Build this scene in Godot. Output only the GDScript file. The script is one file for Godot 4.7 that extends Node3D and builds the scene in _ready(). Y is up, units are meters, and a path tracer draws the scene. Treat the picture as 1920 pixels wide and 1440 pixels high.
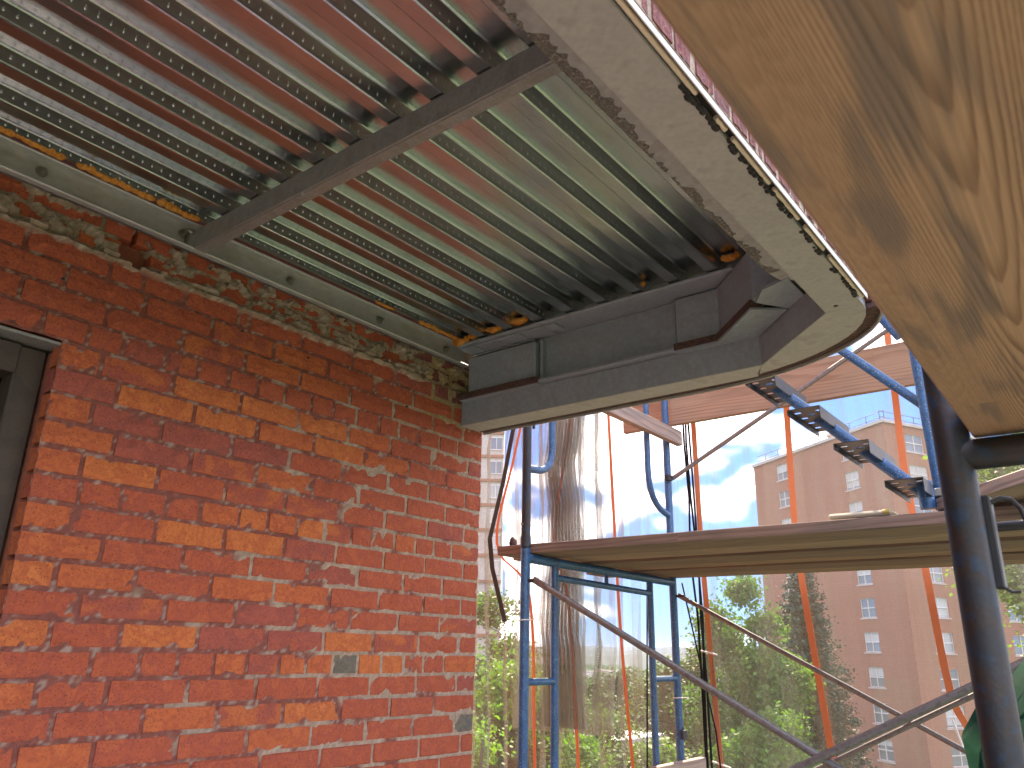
extends Node3D
# A balcony under repair on a high floor. x runs along the brick wall away from the viewer, y is up, z comes out of the wall; metres.

const COURSE0 := 1.115
const COURSE_H := 0.0669
const WALL_END := 2.367
const DOOR_EDGE := 0.731
# joints of each brick course along the wall in millimetres, and the firing colour of each brick between them
const COURSES := [
	[[731, 819, 989, 1200, 1409, 1630, 1844, 2056, 2262, 2367], [0, 1, 0, 0, 1, 0, 0, 0, 5]],
	[[731, 885, 1099, 1305, 1520, 1734, 1942, 2153, 2367], [0, 0, 1, 4, 2, 0, 0, 0]],
	[[731, 836, 997, 1209, 1419, 1637, 1850, 2060, 2268, 2367], [1, 0, 0, 0, 0, 0, 0, 0, 3]],
	[[731, 948, 1067, 1172, 1277, 1380, 1489, 1586, 1689, 1789, 1893, 1996, 2093, 2195, 2367], [0, 0, 0, 0, 1, 4, 1, 1, 5, 2, 2, 0, 0, 1]],
	[[731, 839, 1006, 1219, 1435, 1643, 1849, 2062, 2269, 2367], [2, 0, 2, 3, 3, 2, 4, 0, 0]],
	[[731, 893, 1113, 1324, 1532, 1743, 1956, 2163, 2367], [0, 4, 0, 3, 0, 0, 0, 4]],
	[[731, 827, 1022, 1236, 1442, 1654, 1861, 2073, 2275, 2367], [2, 1, 0, 1, 1, 0, 0, 0, 0]],
	[[731, 923, 1142, 1354, 1556, 1760, 1971, 2168, 2367], [1, 0, 0, 0, 3, 0, 0, 0]],
	[[731, 839, 1051, 1258, 1462, 1662, 1870, 2070, 2280, 2367], [1, 0, 2, 2, 3, 0, 0, 0, 0]],
	[[731, 843, 950, 1070, 1174, 1295, 1395, 1500, 1609, 1719, 1812, 1916, 2017, 2117, 2210, 2367], [0, 0, 0, 0, 1, 2, 1, 2, 4, 0, 0, 1, 0, 0, 4]],
	[[731, 838, 1033, 1238, 1448, 1658, 1863, 2074, 2275, 2367], [1, 2, 0, 4, 4, 0, 0, 3, 0]],
	[[731, 904, 1119, 1334, 1544, 1738, 1960, 2167, 2367], [1, 3, 4, 1, 0, 0, 0, 0]],
	[[731, 835, 1024, 1240, 1446, 1657, 1867, 2071, 2275, 2367], [1, 3, 3, 3, 0, 0, 0, 0, 0]],
	[[731, 888, 1108, 1319, 1532, 1748, 1962, 2161, 2367], [3, 2, 2, 1, 2, 1, 0, 0]],
	[[731, 834, 1034, 1250, 1460, 1669, 1864, 2079, 2285, 2367], [1, 4, 2, 2, 2, 1, 0, 0, 3]],
	[[55, 263, 471, 679, 788, 881, 999, 1100, 1200, 1302, 1401, 1504, 1599, 1697, 1803, 1903, 2006, 2116, 2220, 2367], [0, 0, 0, 0, 0, 3, 4, 0, 0, 0, 0, 0, 0, 0, 0, 0, 0, 0, 0]],
	[[-11, 197, 405, 613, 823, 1042, 1244, 1452, 1661, 1867, 2074, 2251, 2367], [0, 0, 0, 0, 0, 4, 1, 1, 0, 0, 0, 0]],
	[[84, 292, 500, 708, 919, 1124, 1341, 1558, 1766, 1963, 2183, 2367], [0, 0, 0, 0, 0, 4, 1, 0, 0, 0, 0]],
	[[-25, 183, 391, 599, 809, 904, 1028, 1206, 1244, 1445, 1663, 1868, 2065, 2163, 2367], [0, 0, 0, 0, 0, 0, 0, 0, 0, 0, 0, 3, 6, 6]],
	[[91, 299, 507, 715, 835, 913, 1132, 1248, 1344, 1555, 1751, 1978, 2175, 2367], [0, 0, 0, 1, 7, 0, 0, 0, 0, 0, 0, 6, 6]],
	[[-31, 177, 385, 593, 774, 862, 1014, 1232, 1452, 1665, 1862, 2077, 2367], [0, 0, 0, 0, 0, 0, 0, 0, 0, 0, 6, 6]],
]

var rng := RandomNumberGenerator.new()
var M := {}
var T := {}
var used := {}

# ------------------------------------------------------------------ mesh building
class MB:
	var v := PackedVector3Array()
	var n := PackedVector3Array()
	var c := PackedColorArray()
	var uv := PackedVector2Array()
	var colored := false
	var mapped := false

	func _put(p: Vector3, nn: Vector3, col: Color, t: Vector2) -> void:
		v.append(p); n.append(nn); c.append(col); uv.append(t)

	# a triangle whose corners run counter-clockwise seen from outside
	func tri(a: Vector3, b: Vector3, d: Vector3, col := Color.WHITE) -> void:
		var nn := (b - a).cross(d - a).normalized()
		_put(a, nn, col, Vector2.ZERO); _put(d, nn, col, Vector2.ZERO); _put(b, nn, col, Vector2.ZERO)

	func smooth_tri(a: Vector3, b: Vector3, d: Vector3, na: Vector3, nb: Vector3, nd: Vector3, ca := Color.WHITE, cb := Color.WHITE, cd := Color.WHITE) -> void:
		_put(a, na, ca, Vector2.ZERO); _put(d, nd, cd, Vector2.ZERO); _put(b, nb, cb, Vector2.ZERO)

	func quad(a: Vector3, b: Vector3, d: Vector3, e: Vector3, col := Color.WHITE) -> void:
		tri(a, b, d, col); tri(a, d, e, col)

	# a flat face turned so that it looks along out
	func face(p: Array, out: Vector3, col := Color.WHITE) -> void:
		var nn: Vector3 = (p[1] - p[0]).cross(p[2] - p[0])
		var q := p.duplicate()
		if nn.dot(out) < 0.0:
			q.reverse()
		for k in range(1, q.size() - 1):
			tri(q[0], q[k], q[k + 1], col)

	func box(at: Vector3, size: Vector3, bevel := 0.0, turn := Basis.IDENTITY, col := Color.WHITE) -> void:
		var h := size * 0.5
		var b: float = minf(bevel, minf(h.x, minf(h.y, h.z)) * 0.9)
		var P := func(s: Vector3, axis: int) -> Vector3:
			var q := Vector3(s.x * (h.x - b), s.y * (h.y - b), s.z * (h.z - b))
			q[axis] = s[axis] * h[axis]
			return at + turn * q
		for axis in 3:
			var u := (axis + 1) % 3
			var w := (axis + 2) % 3
			for s in [-1.0, 1.0]:
				var pts := []
				for k in [[-1, -1], [1, -1], [1, 1], [-1, 1]]:
					var q := Vector3.ZERO
					q[axis] = s; q[u] = k[0]; q[w] = k[1]
					pts.append(P.call(q, axis))
				var o := Vector3.ZERO
				o[axis] = s
				face(pts, turn * o, col)
			if b > 0.0:
				for s in [-1.0, 1.0]:
					for t in [-1.0, 1.0]:
						var q1 := Vector3.ZERO
						q1[u] = s; q1[w] = t
						var lo := q1; lo[axis] = -1
						var hi := q1; hi[axis] = 1
						face([P.call(lo, u), P.call(hi, u), P.call(hi, w), P.call(lo, w)], turn * q1, col)
		if b > 0.0:
			for x in [-1.0, 1.0]:
				for y in [-1.0, 1.0]:
					for z in [-1.0, 1.0]:
						var q := Vector3(x, y, z)
						face([P.call(q, 0), P.call(q, 1), P.call(q, 2)], turn * q, col)

	# a round bar through the points, smooth round its sides
	func tube(pts: Array, r: float, sides := 12, r_end := -1.0, col := Color.WHITE) -> void:
		var rings := []
		var dirs := []
		var side := Vector3.ZERO
		for k in pts.size():
			var d: Vector3 = (pts[mini(k + 1, pts.size() - 1)] - pts[maxi(k - 1, 0)]).normalized()
			if side == Vector3.ZERO:
				side = d.cross(Vector3.UP if absf(d.y) < 0.9 else Vector3.RIGHT).normalized()
			side = (side - d * side.dot(d)).normalized()
			var up := d.cross(side)
			var rr := r if r_end < 0.0 else lerpf(r, r_end, float(k) / maxf(1.0, pts.size() - 1))
			var ring := []
			var dd := []
			for j in sides:
				var a := TAU * j / sides
				var o := side * cos(a) + up * sin(a)
				ring.append(pts[k] + o * rr)
				dd.append(o)
			rings.append(ring); dirs.append(dd)
		for k in pts.size() - 1:
			for j in sides:
				var j2 := (j + 1) % sides
				smooth_tri(rings[k][j], rings[k][j2], rings[k + 1][j2], dirs[k][j], dirs[k][j2], dirs[k + 1][j2], col, col, col)
				smooth_tri(rings[k][j], rings[k + 1][j2], rings[k + 1][j], dirs[k][j], dirs[k + 1][j2], dirs[k + 1][j], col, col, col)
		face(rings[0], pts[0] - pts[1], col)
		face(rings[-1], pts[-1] - pts[-2], col)

	# a flat outline in x and z raised from y0 to y1
	func slab(poly: Array, y0: float, y1: float) -> void:
		var p2 := PackedVector2Array()
		for p in poly:
			p2.append(p)
		var idx := Geometry2D.triangulate_polygon(p2)
		for k in range(0, idx.size(), 3):
			var t := [p2[idx[k]], p2[idx[k + 1]], p2[idx[k + 2]]]
			face([Vector3(t[0].x, y0, t[0].y), Vector3(t[1].x, y0, t[1].y), Vector3(t[2].x, y0, t[2].y)], Vector3.DOWN)
			face([Vector3(t[0].x, y1, t[0].y), Vector3(t[1].x, y1, t[1].y), Vector3(t[2].x, y1, t[2].y)], Vector3.UP)
		var area := 0.0
		for k in p2.size():
			var a := p2[k]
			var b := p2[(k + 1) % p2.size()]
			area += a.x * b.y - b.x * a.y
		for k in p2.size():
			var a := p2[k]
			var b := p2[(k + 1) % p2.size()]
			var o := Vector3(b.y - a.y, 0, a.x - b.x) * signf(area)
			face([Vector3(a.x, y0, a.y), Vector3(b.x, y0, b.y), Vector3(b.x, y1, b.y), Vector3(a.x, y1, a.y)], o)

	# an outline in y and z drawn out along x; open outlines make a sheet with a back
	func extrude(outline: Array, x0: float, x1: float, closed := false) -> void:
		var m := outline.size()
		for k in (m if closed else m - 1):
			var a: Vector2 = outline[k]
			var b: Vector2 = outline[(k + 1) % m]
			quad(Vector3(x0, a.x, a.y), Vector3(x1, a.x, a.y), Vector3(x1, b.x, b.y), Vector3(x0, b.x, b.y))

	func lump(at: Vector3, size: Vector3, noise: FastNoiseLite, rough := 0.25, seg := 10) -> void:
		var P := []
		for i in seg + 1:
			var row := []
			for j in seg * 2:
				var t := PI * i / seg
				var f := TAU * j / (seg * 2)
				var d := Vector3(sin(t) * cos(f), cos(t), sin(t) * sin(f))
				var k := 1.0 + rough * noise.get_noise_3dv((at + d * size) * 1.0)
				row.append(at + d * size * k)
			P.append(row)
		for i in seg:
			for j in seg * 2:
				var j2 := (j + 1) % (seg * 2)
				var na: Vector3 = ((P[i][j] - at) / size).normalized()
				var nb: Vector3 = ((P[i][j2] - at) / size).normalized()
				var nc: Vector3 = ((P[i + 1][j2] - at) / size).normalized()
				var nd: Vector3 = ((P[i + 1][j] - at) / size).normalized()
				smooth_tri(P[i][j], P[i][j2], P[i + 1][j2], na, nb, nc)
				smooth_tri(P[i][j], P[i + 1][j2], P[i + 1][j], na, nc, nd)

	func done() -> ArrayMesh:
		var a := []
		a.resize(Mesh.ARRAY_MAX)
		a[Mesh.ARRAY_VERTEX] = v
		a[Mesh.ARRAY_NORMAL] = n
		if colored:
			a[Mesh.ARRAY_COLOR] = c
		if mapped:
			a[Mesh.ARRAY_TEX_UV] = uv
		var m := ArrayMesh.new()
		m.add_surface_from_arrays(Mesh.PRIMITIVE_TRIANGLES, a)
		return m

# ------------------------------------------------------------------ naming
func numbered(called: String) -> String:
	if not used.has(called):
		used[called] = 0
		return called
	used[called] += 1
	return "%s_%03d" % [called, used[called]]

func tag(o: Node, label: String, category := "", group := "") -> void:
	o.set_meta("label", label)
	if category:
		o.set_meta("category", category)
	if group:
		o.set_meta("group", group)

func thing(called: String, label: String, category: String, at := Vector3.ZERO, group := "") -> Node3D:
	var o := Node3D.new()
	o.name = numbered(called)
	add_child(o)
	o.position = at
	tag(o, label, category, group)
	return o

func part(called: String, mb: MB, mat: Material, parent: Node, label := "") -> MeshInstance3D:
	return piece(called, mb.done(), mat, parent, label)

func piece(called: String, mesh: Mesh, mat: Material, parent: Node, label := "") -> MeshInstance3D:
	var o := MeshInstance3D.new()
	o.name = called
	o.mesh = mesh
	o.material_override = mat
	parent.add_child(o, true)
	if label:
		o.set_meta("label", label)
	return o

func solo(called: String, mb: MB, mat: Material, label: String, category: String, group := "") -> MeshInstance3D:
	var o := MeshInstance3D.new()
	o.name = numbered(called)
	o.mesh = mb.done()
	o.material_override = mat
	add_child(o)
	tag(o, label, category, group)
	return o

func structure(called: String, mb: MB, mat: Material) -> MeshInstance3D:
	var o := MeshInstance3D.new()
	o.name = numbered(called)
	o.mesh = mb.done()
	o.material_override = mat
	add_child(o)
	o.set_meta("kind", "structure")
	return o

# ------------------------------------------------------------------ textures and materials
func noise(sd: int, freq: float, octaves := 4, kind := FastNoiseLite.TYPE_SIMPLEX_SMOOTH) -> FastNoiseLite:
	var f := FastNoiseLite.new()
	f.seed = sd
	f.noise_type = kind
	f.frequency = freq
	f.fractal_octaves = octaves
	return f

func grey(sd: int, freq: float, w := 512, h := 512, octaves := 4, kind := FastNoiseLite.TYPE_SIMPLEX_SMOOTH) -> PackedByteArray:
	var im := noise(sd, freq, octaves, kind).get_seamless_image(w, h)
	im.convert(Image.FORMAT_L8)
	return im.get_data()

func tex(w: int, h: int, data: PackedByteArray, format := Image.FORMAT_RGB8) -> ImageTexture:
	return ImageTexture.create_from_image(Image.create_from_data(w, h, false, format, data))

func tex_grey(sd: int, freq: float, lo: float, hi: float, w := 512, h := 512, octaves := 4) -> ImageTexture:
	var g := grey(sd, freq, w, h, octaves)
	for k in g.size():
		g[k] = int(255.0 * lerpf(lo, hi, g[k] / 255.0))
	return tex(w, h, g, Image.FORMAT_L8)

# a surface that mixes several colours (given as real-world base colours) by layered noise
func tex_mix(sd: int, colors: Array, freq_large: float, freq_fine: float, fine: float, pits := 0.0, flecks := 0.0, w := 512, contrast := 1.6) -> ImageTexture:
	var a := grey(sd, freq_large, w, w, 4)
	var b := grey(sd + 1, freq_fine, w, w, 3)
	var p := grey(sd + 2, 0.11, w, w, 1)
	var q := grey(sd + 3, 0.16, w, w, 1)
	var out := PackedByteArray()
	out.resize(w * w * 3)
	for k in w * w:
		var t: float = clampf((a[k] / 255.0 - 0.5) * contrast + 0.5, 0.0, 0.999) * (colors.size() - 1)
		var i := int(t)
		var col: Color = colors[i].lerp(colors[mini(i + 1, colors.size() - 1)], smoothstep(0.2, 0.8, t - i))
		var f := 1.0 + (b[k] / 255.0 - 0.5) * fine
		if pits > 0.0 and p[k] > 255.0 * (1.0 - pits):
			f *= 0.45
		col = col * f
		if flecks > 0.0 and q[k] > 255.0 * (1.0 - flecks):
			col = col.lerp(Color(0.75, 0.65, 0.5), 0.6)
		col = col.linear_to_srgb()
		out[k * 3] = clampi(int(col.r * 255.0), 0, 255)
		out[k * 3 + 1] = clampi(int(col.g * 255.0), 0, 255)
		out[k * 3 + 2] = clampi(int(col.b * 255.0), 0, 255)
	return tex(w, w, out)

func mat(color: Color, rough := 0.8, metal := 0.0) -> StandardMaterial3D:
	var m := StandardMaterial3D.new()
	m.albedo_color = color.linear_to_srgb()
	m.roughness = rough
	m.metallic = metal
	return m

# a material whose texture lies on it by world position, tile metres wide
func tiled(texture: Texture2D, tile: Vector3, rough := 0.8, metal := 0.0, bump: Texture2D = null, bump_cm := 0.2, local := false) -> StandardMaterial3D:
	var m := StandardMaterial3D.new()
	m.albedo_texture = texture
	m.roughness = rough
	m.metallic = metal
	m.uv1_triplanar = true
	m.uv1_world_triplanar = not local
	m.uv1_scale = Vector3(1.0 / tile.x, 1.0 / tile.y, 1.0 / tile.z)
	m.uv1_triplanar_sharpness = 4.0
	if bump:
		m.heightmap_enabled = true
		m.heightmap_texture = bump
		m.heightmap_scale = bump_cm
	return m

func tinted(base: StandardMaterial3D, tint: Color) -> StandardMaterial3D:
	var m: StandardMaterial3D = base.duplicate()
	m.albedo_color = tint
	return m

func wood_image(sd: int, w: int, h: int, early: Color, late: Color, rings: float, slope: float, bow: float, tilt: float, centre: float, stain: Color, stained: float) -> ImageTexture:
	# u runs along the board, v across it: growth rings cut at a slant, so that they close in long arches
	var big := noise(sd, 0.006, 3)
	var fine := noise(sd + 1, 0.02, 3)
	var out := PackedByteArray()
	out.resize(w * h * 3)
	for j in h:
		var v := float(j) / h - centre
		for i in w:
			var u := float(i) / w
			var f := u * slope + bow * v * v + tilt * v + 0.09 * big.get_noise_2d(i * 0.35, j * 0.9) + 0.025 * fine.get_noise_2d(i * 0.12, j * 1.6)
			var s := fposmod(f * rings, 1.0)
			var late_share := smoothstep(0.35, 0.88, s) * (1.0 - smoothstep(0.92, 1.0, s))
			var col := early.lerp(late, late_share * (0.75 + 0.4 * big.get_noise_2d(i * 0.5 + 50.0, j * 0.9)))
			var g := fine.get_noise_2d(i * 0.14, j * 9.0)
			col = col * (1.0 + 0.20 * g)
			var st := smoothstep(-0.1, 0.45, big.get_noise_2d(i * 0.6 + 900, j * 1.4 + 300) + 0.25 * fine.get_noise_2d(i * 0.2, j * 3.0))
			col = col.lerp(stain * (1.0 + 0.25 * g - 0.25 * late_share), st * stained)
			col = col.linear_to_srgb()
			var k := (j * w + i) * 3
			out[k] = clampi(int(col.r * 255.0), 0, 255)
			out[k + 1] = clampi(int(col.g * 255.0), 0, 255)
			out[k + 2] = clampi(int(col.b * 255.0), 0, 255)
	return tex(w, h, out)

func make_materials() -> void:
	var bump := tex_grey(11, 0.03, 0.0, 1.0)
	var bump_fine := tex_grey(12, 0.12, 0.0, 1.0)
	var brick_tile := Vector3(0.33, 0.33, 0.33)
	# fired clay, from salmon orange to plum
	var sets := {
		"r": [Color(0.33, 0.068, 0.030), Color(0.38, 0.082, 0.034), Color(0.34, 0.072, 0.036), Color(0.40, 0.090, 0.036)],
		"o": [Color(0.42, 0.098, 0.032), Color(0.45, 0.108, 0.034), Color(0.39, 0.088, 0.032), Color(0.47, 0.118, 0.036)],
		"q": [Color(0.46, 0.120, 0.034), Color(0.50, 0.138, 0.036), Color(0.43, 0.106, 0.032), Color(0.52, 0.150, 0.042)],
		"p": [Color(0.31, 0.072, 0.046), Color(0.34, 0.078, 0.048), Color(0.29, 0.068, 0.046), Color(0.36, 0.084, 0.044)],
		"m": [Color(0.45, 0.118, 0.034), Color(0.42, 0.102, 0.034), Color(0.34, 0.076, 0.040), Color(0.30, 0.070, 0.044)],
		"d": [Color(0.13, 0.11, 0.08), Color(0.16, 0.13, 0.092), Color(0.12, 0.11, 0.088), Color(0.24, 0.13, 0.08)],
		"w": [Color(0.20, 0.055, 0.042), Color(0.23, 0.062, 0.046), Color(0.17, 0.050, 0.040), Color(0.36, 0.26, 0.16)],
	}
	var sd := 40
	for k in sets:
		sd += 7
		M["brick_" + k] = tiled(tex_mix(sd, sets[k], 0.006 if k != "m" else 0.008, 0.05, 0.32, 0.16, 0.05, 512, 1.5), brick_tile, 0.88, 0.0, bump, 0.22)
	M.mortar = mat(Color.WHITE, 0.95)
	M.mortar.vertex_color_use_as_albedo = true
	M.mortar.uv1_triplanar = true
	M.mortar.uv1_world_triplanar = true
	M.mortar.uv1_scale = Vector3.ONE * 4.0
	M.mortar.heightmap_enabled = true
	M.mortar.heightmap_texture = bump_fine
	M.mortar.heightmap_scale = 0.4
	M.clay_far = tiled(tex_mix(201, [Color(0.22, 0.07, 0.045), Color(0.28, 0.09, 0.05)], 0.02, 0.1, 0.4), Vector3.ONE, 0.9)
	M.fascia = tiled(tex_mix(211, [Color(0.15, 0.055, 0.05), Color(0.20, 0.07, 0.06), Color(0.17, 0.05, 0.05)], 0.01, 0.06, 0.4, 0.2, 0.1), brick_tile, 0.85, 0.0, bump, 0.3)
	M.pale_mortar = tiled(tex_mix(221, [Color(0.42, 0.34, 0.25), Color(0.3, 0.24, 0.18)], 0.03, 0.1, 0.5), Vector3.ONE * 0.3, 0.95)

	# zinc: large soft spangle in the gloss, fine scratches in the relief
	var zinc := tex_mix(301, [Color(0.53, 0.56, 0.575), Color(0.565, 0.595, 0.61), Color(0.50, 0.53, 0.545)], 0.006, 0.12, 0.10)
	M.zinc = tiled(zinc, Vector3(1.1, 0.3, 0.3), 0.34, 1.0, bump_fine, 0.02)
	M.zinc.roughness_texture = tex_grey(305, 0.006, 0.86, 1.0)
	M.zinc.roughness = 0.25
	M.zinc.metallic = 1.0
	M.zinc_dull = tiled(tex_mix(311, [Color(0.45, 0.435, 0.42), Color(0.48, 0.465, 0.445), Color(0.43, 0.40, 0.36)], 0.005, 0.05, 0.18), Vector3(0.8, 0.5, 0.5), 0.5, 0.45, bump_fine, 0.02)
	var primer := tex_mix(321, [Color(0.29, 0.315, 0.345), Color(0.305, 0.33, 0.36), Color(0.295, 0.31, 0.33), Color(0.32, 0.345, 0.375)], 0.006, 0.05, 0.22)
	M.primer = tiled(primer, Vector3.ONE * 0.6, 0.5, 0.15, bump_fine, 0.03)
	M.beam = tiled(tex_mix(331, [Color(0.27, 0.255, 0.235), Color(0.295, 0.28, 0.26), Color(0.26, 0.24, 0.218)], 0.01, 0.08, 0.3), Vector3.ONE * 0.5, 0.5, 0.35, bump_fine, 0.03)
	M.rust = tiled(tex_mix(341, [Color(0.07, 0.035, 0.028), Color(0.11, 0.05, 0.035), Color(0.05, 0.035, 0.035)], 0.02, 0.1, 0.5), Vector3.ONE * 0.3, 0.85, 0.0, bump, 0.4)
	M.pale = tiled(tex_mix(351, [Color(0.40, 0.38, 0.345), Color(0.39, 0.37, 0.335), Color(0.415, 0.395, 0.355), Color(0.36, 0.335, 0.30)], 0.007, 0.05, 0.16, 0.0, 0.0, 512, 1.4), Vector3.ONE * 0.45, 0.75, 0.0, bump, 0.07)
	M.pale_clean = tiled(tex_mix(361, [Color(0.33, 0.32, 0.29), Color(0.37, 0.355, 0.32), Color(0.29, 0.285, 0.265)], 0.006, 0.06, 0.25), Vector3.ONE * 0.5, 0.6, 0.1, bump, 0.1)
	M.crust = tiled(tex_mix(371, [Color(0.27, 0.24, 0.20), Color(0.20, 0.175, 0.145), Color(0.36, 0.32, 0.26)], 0.03, 0.1, 0.5), Vector3.ONE * 0.2, 0.95, 0.0, bump, 1.0)
	M.cream = mat(Color(0.78, 0.66, 0.48), 0.6)
	M.white_edge = mat(Color(0.55, 0.52, 0.47), 0.5)
	M.dark = mat(Color(0.02, 0.018, 0.016), 0.8)
	M.foam = tiled(tex_mix(381, [Color(0.55, 0.20, 0.02), Color(0.66, 0.27, 0.03), Color(0.42, 0.14, 0.015)], 0.02, 0.1, 0.3), Vector3.ONE * 0.15, 0.6, 0.0, bump, 0.4)
	M.concrete = tiled(tex_mix(391, [Color(0.52, 0.485, 0.44), Color(0.57, 0.535, 0.485), Color(0.46, 0.425, 0.385)], 0.008, 0.06, 0.3), Vector3.ONE * 1.2, 0.9, 0.0, bump, 0.3)

	# scaffold paint, worn to rust in places
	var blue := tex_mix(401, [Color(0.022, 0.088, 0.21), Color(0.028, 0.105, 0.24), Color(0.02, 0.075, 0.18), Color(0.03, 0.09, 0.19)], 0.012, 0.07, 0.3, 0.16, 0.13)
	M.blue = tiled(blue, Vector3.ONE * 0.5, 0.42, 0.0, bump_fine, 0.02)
	M.blue_worn_shaded = tiled(tex_mix(411, [Color(0.014, 0.03, 0.055), Color(0.02, 0.022, 0.026), Color(0.032, 0.022, 0.018), Color(0.015, 0.035, 0.065)], 0.012, 0.07, 0.4), Vector3.ONE * 0.5, 0.5, 0.0, bump_fine, 0.03)  # worn blue paint, darkened to carry the near frame's shade
	M.galv_bar = tiled(tex_mix(421, [Color(0.19, 0.175, 0.16), Color(0.22, 0.205, 0.19), Color(0.165, 0.15, 0.135)], 0.02, 0.08, 0.2), Vector3.ONE * 0.4, 0.45, 0.5)
	M.steel_dark = mat(Color(0.035, 0.035, 0.037), 0.5, 0.3)
	M.bolt = mat(Color(0.35, 0.33, 0.28), 0.4, 0.9)

	# timber
	T.plank = wood_image(501, 1024, 256, Color(0.34, 0.245, 0.195), Color(0.20, 0.135, 0.105), 7.0, 0.35, 1.2, 1.1, 0.3, Color(0.215, 0.18, 0.155), 0.65)
	T.board = wood_image(503, 1024, 256, Color(0.33, 0.22, 0.14), Color(0.25, 0.15, 0.09), 6.0, 0.5, 1.5, 0.9, 0.3, Color(0.25, 0.175, 0.12), 0.5)
	T.overhead = wood_image(507, 1536, 512, Color(0.45, 0.285, 0.165), Color(0.215, 0.112, 0.060), 8.0, 2.2, 36.0, 0.0, 0.36, Color(0.195, 0.142, 0.11), 0.8)
	M.plank = wood_mat(T.plank)
	M.board = wood_mat(T.board)
	M.overhead = wood_mat(T.overhead)
	M.overhead.heightmap_enabled = true
	M.overhead.heightmap_texture = T.overhead
	M.overhead.heightmap_scale = 0.08

	# debris net: woven threads with open gaps, denser in streaks along the warp
	var w := 512
	var a := grey(601, 0.02, w, w, 4)
	var b := grey(602, 0.006, w, w, 3)
	var out := PackedByteArray()
	out.resize(w * w * 4)
	for j in w:
		for i in w:
			var streak := a[((j / 16) % w) * w + i] / 255.0
			var patch := b[j * w + i] / 255.0
			var weft := 0.06 if j % 4 < 2 else 0.0
			var k := (j * w + i) * 4
			out[k] = 146; out[k + 1] = 142; out[k + 2] = 128
			out[k + 3] = clampi(int(255.0 * (0.17 + 0.36 * streak * streak + 0.08 * patch + weft)), 0, 255)
	M.net = StandardMaterial3D.new()
	M.net.albedo_texture = tex(w, w, out, Image.FORMAT_RGBA8)
	M.net.transparency = BaseMaterial3D.TRANSPARENCY_ALPHA
	M.net.roughness = 0.9
	M.net.backlight_enabled = true
	M.net.backlight = Color(0.5, 0.5, 0.49)
	M.net.cull_mode = BaseMaterial3D.CULL_DISABLED
	M.net_dark = mat(Color(0.06, 0.057, 0.05), 0.9)
	M.strap = mat(Color(0.55, 0.20, 0.075), 0.7)
	M.strap.backlight_enabled = true
	M.strap.backlight = Color(0.5, 0.22, 0.1)
	M.rope = mat(Color(0.018, 0.018, 0.018), 0.8)
	M.tie = mat(Color(0.78, 0.77, 0.72), 0.5)
	M.green_cloth_shaded = tiled(tex_mix(611, [Color(0.006, 0.030, 0.018), Color(0.008, 0.038, 0.023)], 0.02, 0.1, 0.3), Vector3.ONE * 0.3, 0.8)  # cloth colour darkened to stand in for shade on the bundle
	M.green_cloth_shaded.metallic_specular = 0.12
	M.tray = mat(Color(0.55, 0.42, 0.12), 0.5)
	M.tray_pale = mat(Color(0.50, 0.47, 0.36), 0.6)
	M.rope.metallic_specular = 0.2
	M.door_paint = tiled(tex_mix(621, [Color(0.048, 0.033, 0.022), Color(0.06, 0.041, 0.027)], 0.01, 0.08, 0.3), Vector3.ONE * 0.5, 0.6)
	M.reveal = tiled(tex_mix(631, [Color(0.12, 0.035, 0.028), Color(0.15, 0.045, 0.035)], 0.02, 0.08, 0.4), Vector3.ONE * 0.4, 0.85, 0.0, bump, 0.4)

	# the far side
	M.tower_brick = tiled(tex_mix(701, [Color(0.27, 0.125, 0.076), Color(0.34, 0.165, 0.105), Color(0.22, 0.105, 0.066)], 0.05, 0.2, 0.8), Vector3(3, 3, 3), 0.95)
	M.tower_trim = mat(Color(0.48, 0.44, 0.40), 0.9)
	M.frame_white = mat(Color(0.62, 0.61, 0.58), 0.6)
	M.glass = mat(Color(0.16, 0.19, 0.21), 0.08, 0.0)
	M.glass.metallic_specular = 0.9
	M.blind = mat(Color(0.46, 0.47, 0.44), 0.8)
	M.rail = mat(Color(0.10, 0.10, 0.10), 0.6)
	M.pale_block = tiled(tex_mix(711, [Color(0.42, 0.38, 0.33), Color(0.50, 0.46, 0.41)], 0.02, 0.1, 0.3), Vector3(4, 4, 4), 0.95)
	M.leaf = mat(Color.WHITE, 0.55)
	M.leaf.vertex_color_use_as_albedo = true
	M.leaf.backlight_enabled = true
	M.leaf.backlight = Color(0.9, 1.0, 0.5)
	M.leaf.cull_mode = BaseMaterial3D.CULL_DISABLED
	M.needle = mat(Color.WHITE, 0.7)
	M.needle.vertex_color_use_as_albedo = true
	M.needle.cull_mode = BaseMaterial3D.CULL_DISABLED
	M.bark = tiled(tex_mix(721, [Color(0.07, 0.055, 0.042), Color(0.10, 0.08, 0.06), Color(0.05, 0.04, 0.03)], 0.03, 0.1, 0.5), Vector3(0.6, 1.5, 0.6), 0.95, 0.0, bump, 2.0)
	M.ground = tiled(tex_mix(731, [Color(0.035, 0.06, 0.022), Color(0.045, 0.072, 0.026), Color(0.055, 0.065, 0.035), Color(0.03, 0.05, 0.018)], 0.01, 0.06, 0.4), Vector3.ONE * 60.0, 0.95)
	M.hill = tiled(tex_mix(741, [Color(0.022, 0.038, 0.032), Color(0.03, 0.05, 0.038), Color(0.02, 0.034, 0.03)], 0.02, 0.1, 0.6), Vector3.ONE * 300.0, 0.95)
	M.roof_pale = mat(Color(0.55, 0.54, 0.52), 0.8)

func wood_mat(t: Texture2D) -> StandardMaterial3D:
	var m := StandardMaterial3D.new()
	m.albedo_texture = t
	m.roughness = 0.72
	m.texture_repeat = true
	return m

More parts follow.
